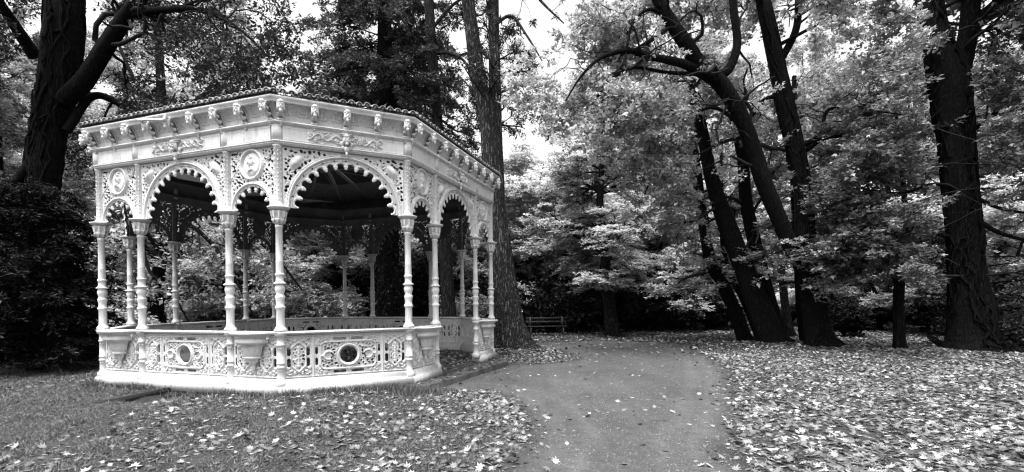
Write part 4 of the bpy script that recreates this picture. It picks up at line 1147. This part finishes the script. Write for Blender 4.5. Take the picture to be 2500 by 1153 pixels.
# -- bare pine trunk right of it
Y = 22.0
P, r = trunk_path([(1100, 850, 44), (1096, 770, 36), (1090, 600, 31), (1082, 400, 27), (1074, 240, 25), (1065, 80, 24), (1060, -60, 23), (1056, -260, 19), (1052, -460, 14)], Y)
lm = [trunk_path([(1078, 128, 9), (1110, 128, 8), (1150, 155, 6), (1172, 240, 3)], [Y, 21.8, 21.5, 21.2]), trunk_path([(1074, 60, 9), (1120, 10, 7), (1170, -20, 4)], [Y, 22, 22]), trunk_path([(1080, 330, 7), (1055, 300, 6), (1040, 210, 4)], [Y, 22, 22.2]),
      trunk_path([(1072, -40, 10), (1010, -90, 7), (960, -90, 4)], [Y, 22, 22]), trunk_path([(1086, 290, 5), (1130, 320, 4), (1165, 300, 2)], [Y, 22, 22])]
tree('pine_tree', 'tall straight pine with a bare trunk, between the shaggy conifer and the double trunk', [(P, r)] + lm, (P[0][0], Y, G_(P[0][0], Y)), M_bark_mid, L_dark,
     [dict(n=34, t0=.35, t1=1, length=1.7, spread=1.0, droop=.02, jit=.28, steps=7, rs=.4, sides=4), dict(n=260, t0=.3, t1=1, length=.8, spread=.8, jit=.25, steps=5, sides=3), dict(n=620, t0=.4, t1=1, length=.32, spread=.7, jit=.2, steps=4, sides=3)],
     dict(per=26, size=.13, horiz=.2, off=.07, asp=.28), seed=14, cull=keep_off, crown_sources=[0, 1, 2, 3, 4, 5])

# -- double trunk beside the bandstand
Y4 = 17.6
P, r = trunk_path([(1256, 868, 140), (1251, 840, 98), (1243, 790, 74), (1236, 720, 62), (1226, 620, 52), (1216, 520, 49), (1211, 430, 50), (1206, 350, 47), (1198, 275, 41), (1180, 195, 36), (1168, 100, 34), (1157, 0, 32), (1146, -110, 28), (1128, -300, 22), (1100, -560, 12)], Y4)
P2, r2 = trunk_path([(1218, 500, 42), (1217, 420, 38), (1219, 340, 31), (1219, 260, 29), (1219, 160, 28), (1219, 60, 26), (1219, -60, 24), (1216, -240, 22), (1212, -480, 12)], [17.75] * 9)
lm = [trunk_path([(1170, 40, 12), (1150, -20, 10), (1110, -60, 6)], Y4), trunk_path([(1222, 60, 8), (1262, 40, 7), (1300, 90, 5), (1335, 150, 3)], [Y4, 17.4, 17, 16.8]),
      trunk_path([(1222, -30, 12), (1280, -60, 9), (1340, 10, 6), (1390, 60, 3)], [Y4, 17.2, 17, 16.8]), trunk_path([(1186, 180, 6), (1150, 130, 5), (1118, 150, 3)], [Y4, 17.9, 18.2]),
      trunk_path([(1200, 268, 5), (1160, 215, 4), (1130, 180, 2)], [Y4, 17.9, 18.2]), trunk_path([(1224, 230, 5), (1270, 215, 4), (1300, 250, 2)], [Y4, 17.4, 17.2])]
tree('double_trunk_tree', 'big pale furrowed tree splitting into two stems, beside the right end of the bandstand', [(P, r), (P2, r2)] + lm, (P[0][0], Y4, G_(P[0][0], Y4)), M_bark_pale, L_dark,
     [dict(n=46, t0=.3, t1=1, length=1.8, spread=1.0, droop=.05, jit=.3, steps=7, rs=.25, sides=4), dict(n=260, t0=.3, t1=1, length=.85, spread=.8, jit=.25, steps=5, sides=3), dict(n=640, t0=.4, t1=1, length=.36, spread=.7, jit=.2, steps=4, sides=3)],
     dict(per=24, size=.12, horiz=.25, off=.07, asp=.3), seed=31, cull=lambda Q: keep_off(Q) | (Q[:, 2] < 6.5), rough=.085, sides=40, step=.07, lobes=4)

# -- pale beech behind the path
Y = 23.9
P, r = trunk_path([(1496, 832, 40), (1492, 800, 36), (1486, 740, 30), (1478, 680, 27), (1482, 600, 22), (1470, 500, 18), (1478, 380, 13), (1470, 250, 7)], Y)
tree('beech_tree', 'slim young beech with tiers of pale leaves, right of the bench', [(P, r)], (P[0][0], Y, G_(P[0][0], Y)), M_bark_mid, L_bright,
     [dict(n=70, t0=.22, t1=.98, length=3.6, spread=1.15, up=.15, droop=.07, jit=.22, steps=8, rs=.4, flat=.8, sides=5), dict(n=460, t0=.15, t1=1, length=1.5, spread=.85, droop=.05, jit=.2, steps=6, flat=.4, sides=3),
      dict(n=2900, t0=.1, t1=1, length=.65, spread=.8, droop=.05, jit=.1, steps=4, flat=.2, sides=3)],
     dict(per=34, size=.11, horiz=.8, off=.11, asp=.6), seed=12, cull=lambda Q: keep_off(Q) | (Q[:, 2] < 1.9))

# -- the leaning group right of the path
Ya = 17.9
P, r = PA, rA = trunk_path([(1893, 862, 92), (1880, 830, 74), (1852, 760, 62), (1822, 680, 52), (1790, 590, 48), (1762, 510, 42), (1740, 430, 34), (1722, 330, 28), (1700, 220, 24), (1690, 120, 16)], Ya)
lm = [trunk_path([(1900, 862, 70), (1892, 820, 52), (1868, 720, 42), (1848, 620, 36), (1826, 500, 32), (1820, 400, 28), (1800, 300, 24), (1780, 200, 16)], [18.15] * 8),
      trunk_path([(1745, 420, 16), (1720, 290, 12), (1670, 270, 10), (1610, 300, 7), (1580, 330, 4)], [Ya, 17.5, 17, 16.7, 16.5]),
      trunk_path([(1585, 330, 5), (1600, 420, 5), (1580, 480, 3)], [16.6, 16.5, 16.4])]
tree('leaning_tree', 'dark leaning tree of two joined trunks without creepers, nearest the right side of the path', [(P, r)] + lm, (P[0][0], Ya, G_(P[0][0], Ya)), M_bark_dark, L_mid,
     [dict(n=34, t0=.35, t1=1, length=2.6, spread=1.1, droop=.05, jit=.3, steps=8, rs=.35, sides=5), dict(n=260, t0=.2, t1=1, length=1.2, spread=.9, droop=.05, jit=.28, steps=6, sides=4), dict(n=900, t0=.1, t1=1, length=.6, spread=.8, jit=.25, steps=4, sides=3)],
     dict(per=30, size=.105, horiz=.5, off=.12, lobed=True, asp=.8), seed=41, cull=lambda Q: keep_off(Q) | (Q[:, 2] < 2.6), thin=clear_of([(P, r), lm[0]], 0, 9), thin_keep=.12, group='leaning trees by the path')
PB, rB = lm[0]
Yc = 16.5
P, r = trunk_path([(2008, 872, 110), (2000, 840, 82), (1990, 780, 66), (1978, 700, 58), (1970, 600, 52), (1965, 500, 48), (1952, 400, 44), (1932, 300, 42), (1912, 200, 40), (1895, 110, 38), (1878, 20, 34), (1862, -80, 28), (1840, -260, 18)], Yc)
Pd, rd = trunk_path([(1975, 690, 44), (1945, 640, 42), (1905, 545, 42), (1868, 450, 42), (1848, 380, 40), (1815, 290, 40), (1770, 215, 42), (1725, 175, 38), (1690, 120, 36), (1650, 60, 32), (1618, 0, 28), (1580, -90, 20)], [16.4, 16.3, 16.1, 15.9, 15.8, 15.6, 15.4, 15.2, 15, 14.9, 14.8, 14.6])
lm = [(Pd, rd), trunk_path([(1750, 200, 26), (1790, 180, 24), (1812, 120, 22), (1806, 40, 20), (1800, -60, 16), (1790, -160, 8)], [15.4, 15.3, 15.2, 15.1, 15, 15]),
      trunk_path([(1735, 195, 26), (1680, 165, 22), (1600, 145, 18), (1545, 130, 14), (1480, 145, 10), (1430, 190, 6), (1390, 250, 3)], [15.3, 15, 14.7, 14.5, 14.3, 14.2, 14.1]),
      trunk_path([(1720, 190, 12), (1640, 185, 9), (1560, 172, 7), (1500, 200, 5), (1455, 260, 3)], [15.2, 15, 14.8, 14.6, 14.5]),
      trunk_path([(1560, 130, 10), (1620, 95, 9), (1655, 70, 9)], [14.5, 14.7, 14.9]), trunk_path([(1640, 50, 12), (1600, 30, 9), (1560, 60, 7), (1540, 130, 5)], [14.9, 14.6, 14.4, 14.3]),
      trunk_path([(1965, 370, 16), (2010, 345, 12), (2030, 285, 9), (2090, 280, 7), (2160, 260, 4)], [16.5, 16.2, 16, 15.8, 15.6]),
      trunk_path([(1968, 385, 14), (2030, 350, 12), (2110, 355, 9), (2190, 365, 7), (2215, 400, 4)], [16.5, 16.1, 15.8, 15.6, 15.4]),
      trunk_path([(1900, 130, 12), (1960, 100, 9), (2040, 60, 7), (2110, 40, 4)], [16.5, 16.2, 16, 15.8]), trunk_path([(1920, 250, 12), (1875, 255, 10), (1840, 300, 8), (1800, 300, 4)], [16.5, 16.7, 16.9, 17]),
      trunk_path([(1830, 330, 12), (1760, 275, 9), (1690, 285, 7), (1600, 290, 5), (1520, 280, 3)], [15.8, 15.5, 15.2, 15, 14.9]), trunk_path([(1700, 110, 12), (1650, 60, 9), (1640, -20, 6)], [15.1, 15.3, 15.5]),
      trunk_path([(1880, 40, 20), (1850, -30, 16), (1800, -120, 10)], [16.5, 16.3, 16]), trunk_path([(1905, 180, 22), (1955, 90, 20), (1965, 0, 18), (1975, -120, 10)], [16.5, 16.4, 16.3, 16.2])]
tree('creeper_clad_tree', 'dark tree wound with creepers whose left limb arches over the path', [(P, r)] + lm, (P[0][0], Yc, G_(P[0][0], Yc)), M_bark_dark, L_mid,
     [dict(n=95, t0=.30, t1=1, length=2.8, spread=1.05, droop=.06, jit=.33, steps=9, rs=.35, sides=5), dict(n=620, t0=.15, t1=1, length=1.3, spread=.9, droop=.06, jit=.3, steps=6, sides=4),
      dict(n=2100, t0=.1, t1=1, length=.65, spread=.85, droop=.04, jit=.25, steps=4, sides=3)],
     dict(per=30, size=.10, horiz=.5, off=.13, lobed=True, asp=.8), seed=51, cull=lambda Q: keep_off(Q) | (Q[:, 2] < 2.4), thin=lambda Q, f=clear_of([(P, r), (Pd, rd), lm[1], lm[2], lm[6], lm[7]], 0, 11), h=clear_of([(PA[:8], rA[:8]), (PB[:6], rB[:6])], 0, 9, .35): f(Q) | h(Q), thin_keep=.13, crown_sources=list(range(1, 15)), vines=14, vine_r=.03, rough=.07)
for (sp_, Y, nm, lb, sd) in (([(1822, 850, 50), (1812, 826, 36), (1790, 760, 32), (1762, 700, 30), (1735, 645, 28), (1722, 560, 26), (1708, 450, 24), (1698, 330, 18), (1690, 200, 10)], 19.6, 'ivy_clad_tree', 'slim dark leaning tree, first trunk right of the path', 61),
                             ([(1856, 850, 26), (1845, 820, 18), (1815, 745, 16), (1790, 690, 15), (1770, 620, 14), (1765, 500, 12), (1770, 350, 8)], 20.4, 'thin_leaning_tree', 'thinnest leaning trunk, squeezed between two thicker ones right of the path', 62),
                             ([(1968, 850, 34), (1962, 820, 30), (1956, 740, 28), (1950, 600, 24), (1945, 420, 20), (1950, 200, 12)], 18.2, 'straight_tree', 'dark straight trunk half hidden behind the left side of the creeper wound tree', 63),
                             ([(1928, 836, 30), (1922, 800, 24), (1915, 740, 21), (1905, 600, 18), (1900, 420, 14), (1905, 200, 8)], 22.5, 'grey_tree', 'slender grey trunk farther back in the gap between the leaning and the creeper wound tree', 64)):
    P, r = trunk_path(sp_, Y)
    tree(nm, lb, [(P, r)], (P[0][0], Y, G_(P[0][0], Y)), M_bark_mid if nm == 'grey_tree' else M_bark_dark, L_bright if sd in (61, 62) else L_mid,
         [dict(n=20, t0=.32, t1=1, length=2.4, spread=1.1, droop=.05, jit=.25, steps=7, rs=.35, flat=.6, sides=4), dict(n=160, t0=.2, t1=1, length=1.1, spread=.9, droop=.03, jit=.2, steps=5, flat=.4, sides=3), dict(n=620, t0=.1, t1=1, length=.55, spread=.8, jit=.15, steps=4, flat=.4, sides=3)],
         dict(per=24, size=.12, horiz=.75, off=.11), seed=sd, cull=lambda Q: keep_off(Q) | (Q[:, 2] < 1.7), thin=clear_of([(P, r)], 0, 8, .4), thin_keep=.25, vines=4 if sd == 61 else 0, vine_r=.02)
# -- small dark tree
Y8 = 14.6
P8, r8 = trunk_path([(2378, 895, 190), (2376, 850, 140), (2372, 780, 118), (2366, 700, 98), (2356, 600, 90), (2350, 500, 84), (2344, 400, 84), (2335, 300, 94), (2325, 215, 100), (2300, 130, 70), (2284, 50, 64), (2275, -50, 58), (2262, -200, 46), (2240, -420, 26)], Y8)
TH8a = clear_of([(P8, r8)], 0, 8, .7)
TH8b = clear_of([trunk_path([(2340, 240, 66), (2362, 170, 56), (2378, 90, 52), (2386, 0, 50)], [14.5, 14.4, 14.3, 14.2]), trunk_path([(2385, 90, 40), (2420, 55, 36), (2470, 10, 32)], [14.3, 14.1, 13.9]), (P8[8:12], r8[8:12])], 0, 13, .42)
TH8 = lambda Q: TH8a(Q) | TH8b(Q)
Y = 15.2
P, r = trunk_path([(2196, 880, 40), (2194, 840, 32), (2194, 770, 29), (2196, 720, 29), (2206, 670, 24), (2215, 600, 18), (2212, 480, 14), (2200, 340, 10), (2190, 200, 5)], Y)
lm = [trunk_path([(2194, 720, 18), (2176, 690, 15), (2164, 640, 12), (2140, 560, 9), (2120, 440, 5)], [Y, Y, 15.4, 15.6, 15.8])]
TH7 = clear_of([(P[:6], r[:6])], 0, 4.2, .35)
tree('small_tree', 'small dark tree with a slim straight trunk standing alone in the leaves', [(P, r)] + lm, (P[0][0], Y, G_(P[0][0], Y)), M_bark_dark, L_grey,
     [dict(n=44, t0=.30, t1=1, length=2.8, spread=1.2, droop=.03, jit=.2, steps=8, rs=.4, flat=.45, sides=4), dict(n=340, t0=.15, t1=1, length=1.2, spread=.9, droop=.03, jit=.2, steps=6, flat=.3, sides=3), dict(n=1700, t0=.1, t1=1, length=.6, spread=.8, jit=.15, steps=4, flat=.3, sides=3)],
     dict(per=28, size=.105, horiz=.75, off=.11, asp=.6), seed=71, cull=lambda Q: keep_off(Q) | (Q[:, 2] < 1.9), thin=lambda Q: TH8(Q) | TH7(Q), thin_keep=.05)
# -- the great vine covered tree at the right
Y8 = 14.6
P, r = trunk_path([(2378, 895, 190), (2376, 850, 140), (2372, 780, 118), (2366, 700, 98), (2356, 600, 90), (2350, 500, 84), (2344, 400, 84), (2335, 300, 94), (2325, 215, 100), (2300, 130, 70), (2284, 50, 64), (2275, -50, 58), (2262, -200, 46), (2240, -420, 26)], Y8)
lm = [trunk_path([(2340, 240, 66), (2362, 170, 56), (2378, 90, 52), (2386, 0, 50), (2396, -120, 42), (2420, -320, 26)], [14.5, 14.4, 14.3, 14.2, 14.1, 14]),
      trunk_path([(2385, 90, 40), (2420, 55, 36), (2470, 10, 32), (2540, -60, 24), (2640, -160, 14)], [14.3, 14.1, 13.9, 13.6, 13.3]),
      trunk_path([(2370, 340, 20), (2420, 320, 17), (2460, 275, 14), (2520, 262, 10), (2600, 250, 6)], [14.6, 14.3, 14.1, 13.9, 13.7]),
      trunk_path([(2390, 560, 18), (2440, 590, 14), (2500, 610, 11), (2600, 640, 6)], [14.5, 14.2, 14, 13.8]), trunk_path([(2380, 500, 14), (2440, 530, 11), (2510, 545, 8), (2600, 560, 5)], [14.5, 14.1, 13.8, 13.5]),
      trunk_path([(2330, 330, 14), (2280, 330, 11), (2220, 300, 8), (2150, 290, 4)], [14.5, 14.2, 14, 13.8]), trunk_path([(2340, 480, 14), (2280, 470, 10), (2210, 490, 7), (2120, 480, 4)], [14.5, 14.3, 14.2, 14.1]),
      trunk_path([(2330, 600, 12), (2270, 590, 10), (2190, 600, 7), (2080, 610, 4)], [14.6, 14.7, 14.9, 15.2])]
tree('vine_covered_tree', 'great forked tree thickly wound with vines, near the right edge', [(P, r)] + lm, (P[0][0], Y8, G_(P[0][0], Y8)), M_bark_dark, L_grey,
     [dict(n=85, t0=.2, t1=1, length=2.6, spread=1.1, droop=.06, jit=.28, steps=8, rs=.3, flat=.8, sides=5), dict(n=620, t0=.15, t1=1, length=1.2, spread=.9, droop=.05, jit=.26, steps=6, flat=.6, sides=4),
      dict(n=2300, t0=.1, t1=1, length=.6, spread=.85, droop=.03, jit=.22, steps=4, flat=.6, sides=3)],
     dict(per=26, size=.105, horiz=.6, off=.12, lobed=True, asp=.8), seed=81, cull=lambda Q: keep_off(Q) | (Q[:, 2] < 1.2), thin=TH8, thin_keep=.12, crown_sources=list(range(1, 9)), vines=22, vine_r=.04, rough=.09, sides=34, lobes=4)
# fallen log at its foot
P, r = trunk_path([(2268, 842, 16), (2290, 858, 20), (2320, 872, 26), (2350, 880, 34)], [16.2, 15.8, 15.3, 14.9])
a0 = P[0].copy()
tag(obj('log', trunk_mesh([(P - a0, r)], 'log', .08, flare=False, seed=4), M_bark_mid, None, tuple(a0)), 'fallen log at the left foot of the great vine covered tree', 'log')

# ------------------------------------------------------------------ undergrowth: a few shapes, set out many times
def shrub_proto(name, label, cat, rad, H, leafm, n, per, size, seed, horiz=.5, group=None):
    rg = np.random.default_rng(seed); root = empty(name, (0, 0, 0), label, cat, group)
    a = rg.uniform(0, 2 * math.pi, 26); S = 6; s = np.linspace(0, 1, S)
    L = rad * rg.uniform(.4, 1, 26); hh = H * rg.uniform(.45, 1, 26)
    Q = np.stack([np.cos(a)[:, None] * L[:, None] * s ** 1.2, np.sin(a)[:, None] * L[:, None] * s ** 1.2, hh[:, None] * s ** .8], -1); q = np.linspace(.03, .012, S)[None] * np.ones((26, 1))
    TB = MB(); TB.add(*tubes(Q, q, 5)); Q2, q2 = grow(Q, q, 190, .25, 1, rad * .5, .9, rg, jit=.25, steps=5); TB.add(*tubes(Q2, q2, 3))
    Q3, q3 = grow(Q2, q2, n, .1, 1, rad * .3, .9, rg, jit=.2, steps=4)
    obj('stem', TB.mesh('stem', True), M_twig, root)
    V, F, A = leaves(Q3, per, size, rg, horiz=horiz, off=size * .7, asp=.5); k = V[:, 2] < .02; V[k, 2] = .02
    obj('foliage', mesh_np('foliage', V, F, False, A), leafm, root); return root
def dup(root, loc, rz, sc, label=None, group=None):
    r_ = root.copy(); COL.objects.link(r_); r_.location = loc; r_.rotation_euler = (0, 0, rz); r_.scale = sc
    if label: r_['label'] = label
    if group: r_['group'] = group
    for ch in list(root.children):
        c = ch.copy(); COL.objects.link(c); c.parent = r_
    return r_
def place(proto, used, x, y, rz, s, label=None, group=None, sz=None):
    z = G_(x, y) - .03; sc = (s, s, sz or s)
    if proto.name in used: return dup(proto, (x, y, z), rz, sc, label, group)
    used.add(proto.name); proto.location = (x, y, z); proto.rotation_euler = (0, 0, rz); proto.scale = sc
    if label: proto['label'] = label
    if group: proto['group'] = group
    return proto
used = set()
gsd = 'dark evergreen shrubs beyond the bandstand and the path'
lsd = 'dark glossy evergreen shrub in the bank of undergrowth beyond the bandstand and path'
SH = [shrub_proto('evergreen_shrub', lsd, 'shrub', 1.9, 2.7, L_vdark if k else L_dark, 650, 20, .17, 90 + k, group=gsd) for k in (0, 1)]
gsl = 'pale leaved shrubs between the trunks'
lsl = 'light leaved shrub among the trees behind the bandstand and beyond the right hand trunks'
SL = [shrub_proto('leafy_shrub', lsl, 'shrub', 1.8, 2.6, L_mid if k else L_bright, 520, 18, .16, 95 + k, .75, gsl) for k in (0, 1)]
rg = np.random.default_rng(5)
for k, (u, Y, s, sz) in enumerate([(1272, 26.5, .9, 1.0), (1330, 27.5, 1.0, 1.15), (1400, 26.8, 1.0, 1.1), (1452, 28.5, 1.1, 1.3), (1530, 27.2, 1.05, 1.2), (1590, 28.0, 1.1, 1.3), (1655, 27.0, 1.05, 1.1), (1700, 28.6, 1.1, 1.2), (1745, 27.8, .8, .8),
                                  (1290, 31, 1.3, 1.6), (1380, 32, 1.3, 1.7), (1480, 32, 1.3, 1.8), (1570, 32.5, 1.35, 1.8), (1660, 32, 1.3, 1.6), (1215, 29, 1.2, 1.5),
                                  (260, 24, 1.0, 1.0), (620, 27, 1.0, 1.1), (720, 26, .8, .9), (790, 29, 1.1, 1.5), (880, 28, 1.1, 1.4), (1010, 29, 1.2, 1.6), (1060, 27, 1.0, 1.2), (1150, 27, 1.0, 1.2), (470, 29, 1.2, 1.5), (540, 31, 1.2, 1.4),
                                  (2060, 22, .6, .55), (2120, 26, .7, .6), (2200, 30, .9, .9), (2330, 22, .9, .9), (2450, 18.5, .8, .8), (2520, 16.5, .9, .8), (2400, 24, 1.2, 1.3), (2480, 22, 1.2, 1.4), (2260, 34, 1, 1),
                                  (30, 15.5, .9, 1.0), (190, 18, .8, .7), (-60, 14.0, .9, .8), (60, 21, 1.3, 1.6), (170, 26, 1.3, 1.5)]):
    q = ground_pt(u, 820, 0); x = at(u, 800, Y)[0]
    place(SH[k % 2], used, x, Y, rg.uniform(0, 6.28), s, sz=sz)
for k, (u, Y, s, sz) in enumerate([(470, 23.5, .7, .7), (560, 24, .8, .9), (700, 24.5, .9, 1.0), (760, 23.5, .7, .8), (830, 25, .8, .9), (330, 25, .9, .9), (300, 19.5, .7, .6), (215, 19, .8, .7), (240, 15.6, .6, .45), (1130, 24.5, .7, .8), (1230, 25.5, .7, 1.0),
                                  (1790, 30, .9, .8), (1850, 32, 1.0, 1.0), (1930, 33, 1.0, 1.0), (2020, 35, 1.1, 1.1), (2100, 38, 1.2, .9), (2150, 42, 1.3, 1.0), (2300, 30, 1.0, .9)]):
    x = at(u, 800, Y)[0]; place(SL[k % 2], used, x, Y, rg.uniform(0, 6.28), s, sz=sz)
# ivy at the foot of the great tree
iv = shrub_proto('ivy', 'dark ivy heaped round the foot of the great vine covered tree', 'ivy', 1.5, .9, L_dark, 600, 22, .10, 99, .6)
x = at(2440, 860, 14.9)[0]; iv.location = (x, 14.9, G_(x, 14.9)); iv.scale = (1.0, .8, 1.0)

# ------------------------------------------------------------------ the wood behind: five kinds of tree set out many times
def wood_proto(name, label, H, rad, z0, leafm, bark, seed, n=(26, 230, 3200), per=26, size=.135, group=None, horiz=.55, flat=.8, tr=.28, up=.25):
    rg = np.random.default_rng(seed); root = empty(name, (0, 0, 0), label, 'tree', group)
    P = np.array([[0, 0, -.2], [rg.normal(0, .15), 0, H * .2], [rg.normal(0, .4), rg.normal(0, .4), H * .45], [rg.normal(0, .6), rg.normal(0, .6), H * .75], [0, 0, H * .97]]); r = np.array([tr * 1.3, tr, tr * .75, tr * .4, .03])
    obj('trunk', trunk_mesh([(P, r)], 'trunk', .06, 3, 12, .4, seed), bark, root)
    C, cr = resample(P, r, 24); TB = MB()
    Q, q = grow(C[None], cr[None], n[0], z0, .98, rad, 1.15, rg, up=up, droop=.02, jit=.2, steps=8, rs=.4, flat=flat); TB.add(*tubes(Q, q, 4))
    Q, q = grow(Q, q, n[1], .2, 1, rad * .42, .9, rg, droop=.03, jit=.24, steps=6, flat=flat); TB.add(*tubes(Q, q, 3))
    Q, q = grow(Q, q, n[2], .1, 1, rad * .22, .85, rg, droop=.04, jit=.2, steps=4, flat=flat); TB.add(*tubes(Q[::3], q[::3], 3))
    obj('branches', TB.mesh('branches', True), M_twig, root)
    V, F, A = leaves(Q, per, size, rg, horiz=horiz, off=size * .9, asp=.6); obj('crown', mesh_np('crown', V, F, False, A), leafm, root)
    return root
gw = 'leafy trees of the wood beyond'
WP = [wood_proto('pale_woodland_tree', 'pale leaved tree in the wood beyond the clearing', 19, 4.6, .16, L_bright, M_bark_mid, 201, group='pale leaved trees of the wood'),
      wood_proto('woodland_tree', 'mid grey leaved tree in the wood beyond the clearing', 22, 4.8, .20, L_mid, M_bark_dark, 202, group='mid grey trees of the wood'),
      wood_proto('dark_woodland_tree', 'dark leaved tree in the wood beyond the clearing', 20, 4.2, .12, L_grey, M_bark_dark, 203, group='dark trees of the wood'),
      wood_proto('understorey_tree', 'low spreading pale tree under the tall ones of the wood', 9, 4.0, .14, L_bright, M_bark_mid, 204, n=(22, 190, 2200), size=.135, horiz=.85, flat=.35, tr=.12, up=.1, group='low pale trees of the wood'),
      wood_proto('tall_thin_tree', 'tall thin crowned tree in the wood beyond the clearing', 27, 4.6, .38, L_mid, M_bark_dark, 205, n=(24, 190, 2300), per=24, size=.14, group='tall thin trees of the wood')]
WT = [ # (u, Y, kind, scale)
    (690, 27.5, 3, .8), (770, 26.5, 3, .8), (840, 29, 3, .9), (600, 28.5, 3, .8), (450, 27, 3, .8), (340, 27, 3, .8), (1180, 29, 3, .9), (1270, 29.5, 3, .9), (1370, 29, 3, .9), (1600, 29.5, 3, .95),
    (-120, 20, 2, .8), (20, 24, 1, .8), (150, 30, 2, .9), (300, 27, 0, .72), (230, 36, 1, 1), (400, 34, 0, .85), (520, 30, 3, 1), (480, 40, 1, 1), (600, 36, 2, .8), (640, 29, 0, .62), (700, 42, 1, .9), (760, 31, 3, .9), (800, 36, 2, .85),
    (560, 26, 3, .75), (860, 33, 1, .8), (900, 44, 2, 1), (1000, 36, 2, .9), (1010, 30, 3, .8), (1120, 32, 3, .8), (1160, 44, 3, 1.2), (1230, 34, 3, 1.1), (1330, 33, 3, 1.2), (1300, 46, 3, 1.1), (1410, 38, 0, .55), (1420, 30, 3, .95), (1470, 47, 0, .95),
    (1540, 36, 1, .8), (1560, 30, 3, .95), (1620, 44, 0, .95), (1660, 33, 3, 1.1), (1700, 38, 0, .85), (1740, 28.5, 3, .9), (1780, 44, 3, 1.1), (1770, 50, 1, .95), (1500, 52, 4, .9), (1560, 42, 4, .75), (1640, 50, 4, .95), (2060, 44, 4, .85), (1905, 44, 1, .88), (1830, 52, 4, 1.05), (1700, 46, 4, .95), (1560, 50, 4, 1.0), (1450, 56, 4, 1.05), (1960, 56, 4, 1.1), (2110, 52, 4, 1.0), (1990, 50, 4, .9), (2240, 50, 4, 1.0), (330, 26, 4, .75), (560, 34, 4, .85), (1850, 38, 3, 1.0), (1975, 40, 0, .68), (2030, 30, 3, 1.0), (2050, 48, 1, 1.0), (2120, 34, 1, .7), (2150, 26, 3, .9),
    (2200, 42, 1, .95), (2260, 30, 1, .62), (2290, 24, 3, .8), (2380, 32, 2, .8), (2450, 26, 1, .62), (2480, 38, 1, 1), (2560, 24, 2, .7), (2620, 32, 1, .9), (2540, 19, 3, .8), (100, 44, 1, 1.1), (-100, 36, 1, 1), (350, 50, 0, 1.1), (620, 52, 4, 1), (800, 54, 4, 1),
    (1000, 54, 1, .9), (1570, 58, 1, 1.0), (1740, 56, 0, 1.0), (1890, 56, 3, 1.2), (2140, 60, 0, 1.1), (2340, 52, 1, 1.1), (2560, 50, 1, 1.1), (1080, 64, 3, 1.5), (1200, 66, 3, 1.6), (1320, 66, 3, 1.6), (440, 64, 1, 1.2), (200, 60, 1, 1.2)]
for u, Y, k, s in WT:
    x = at(u, 750, Y)[0]; place(WP[k], used, x, Y, rg.uniform(0, 6.28), s * rg.uniform(.93, 1.07))

# unseen park trees added behind the photographer to take some of the light
for x, y, k, s in ((-11, -12, 1, .8), (-2, -17, 2, .85), (8, -13, 0, .8), (17, -8, 1, .8), (-20, -4, 1, .8), (-24, 8, 2, .9), (25, 4, 1, .8)):
    place(WP[k], used, x, y, rg.uniform(0, 6.28), s)
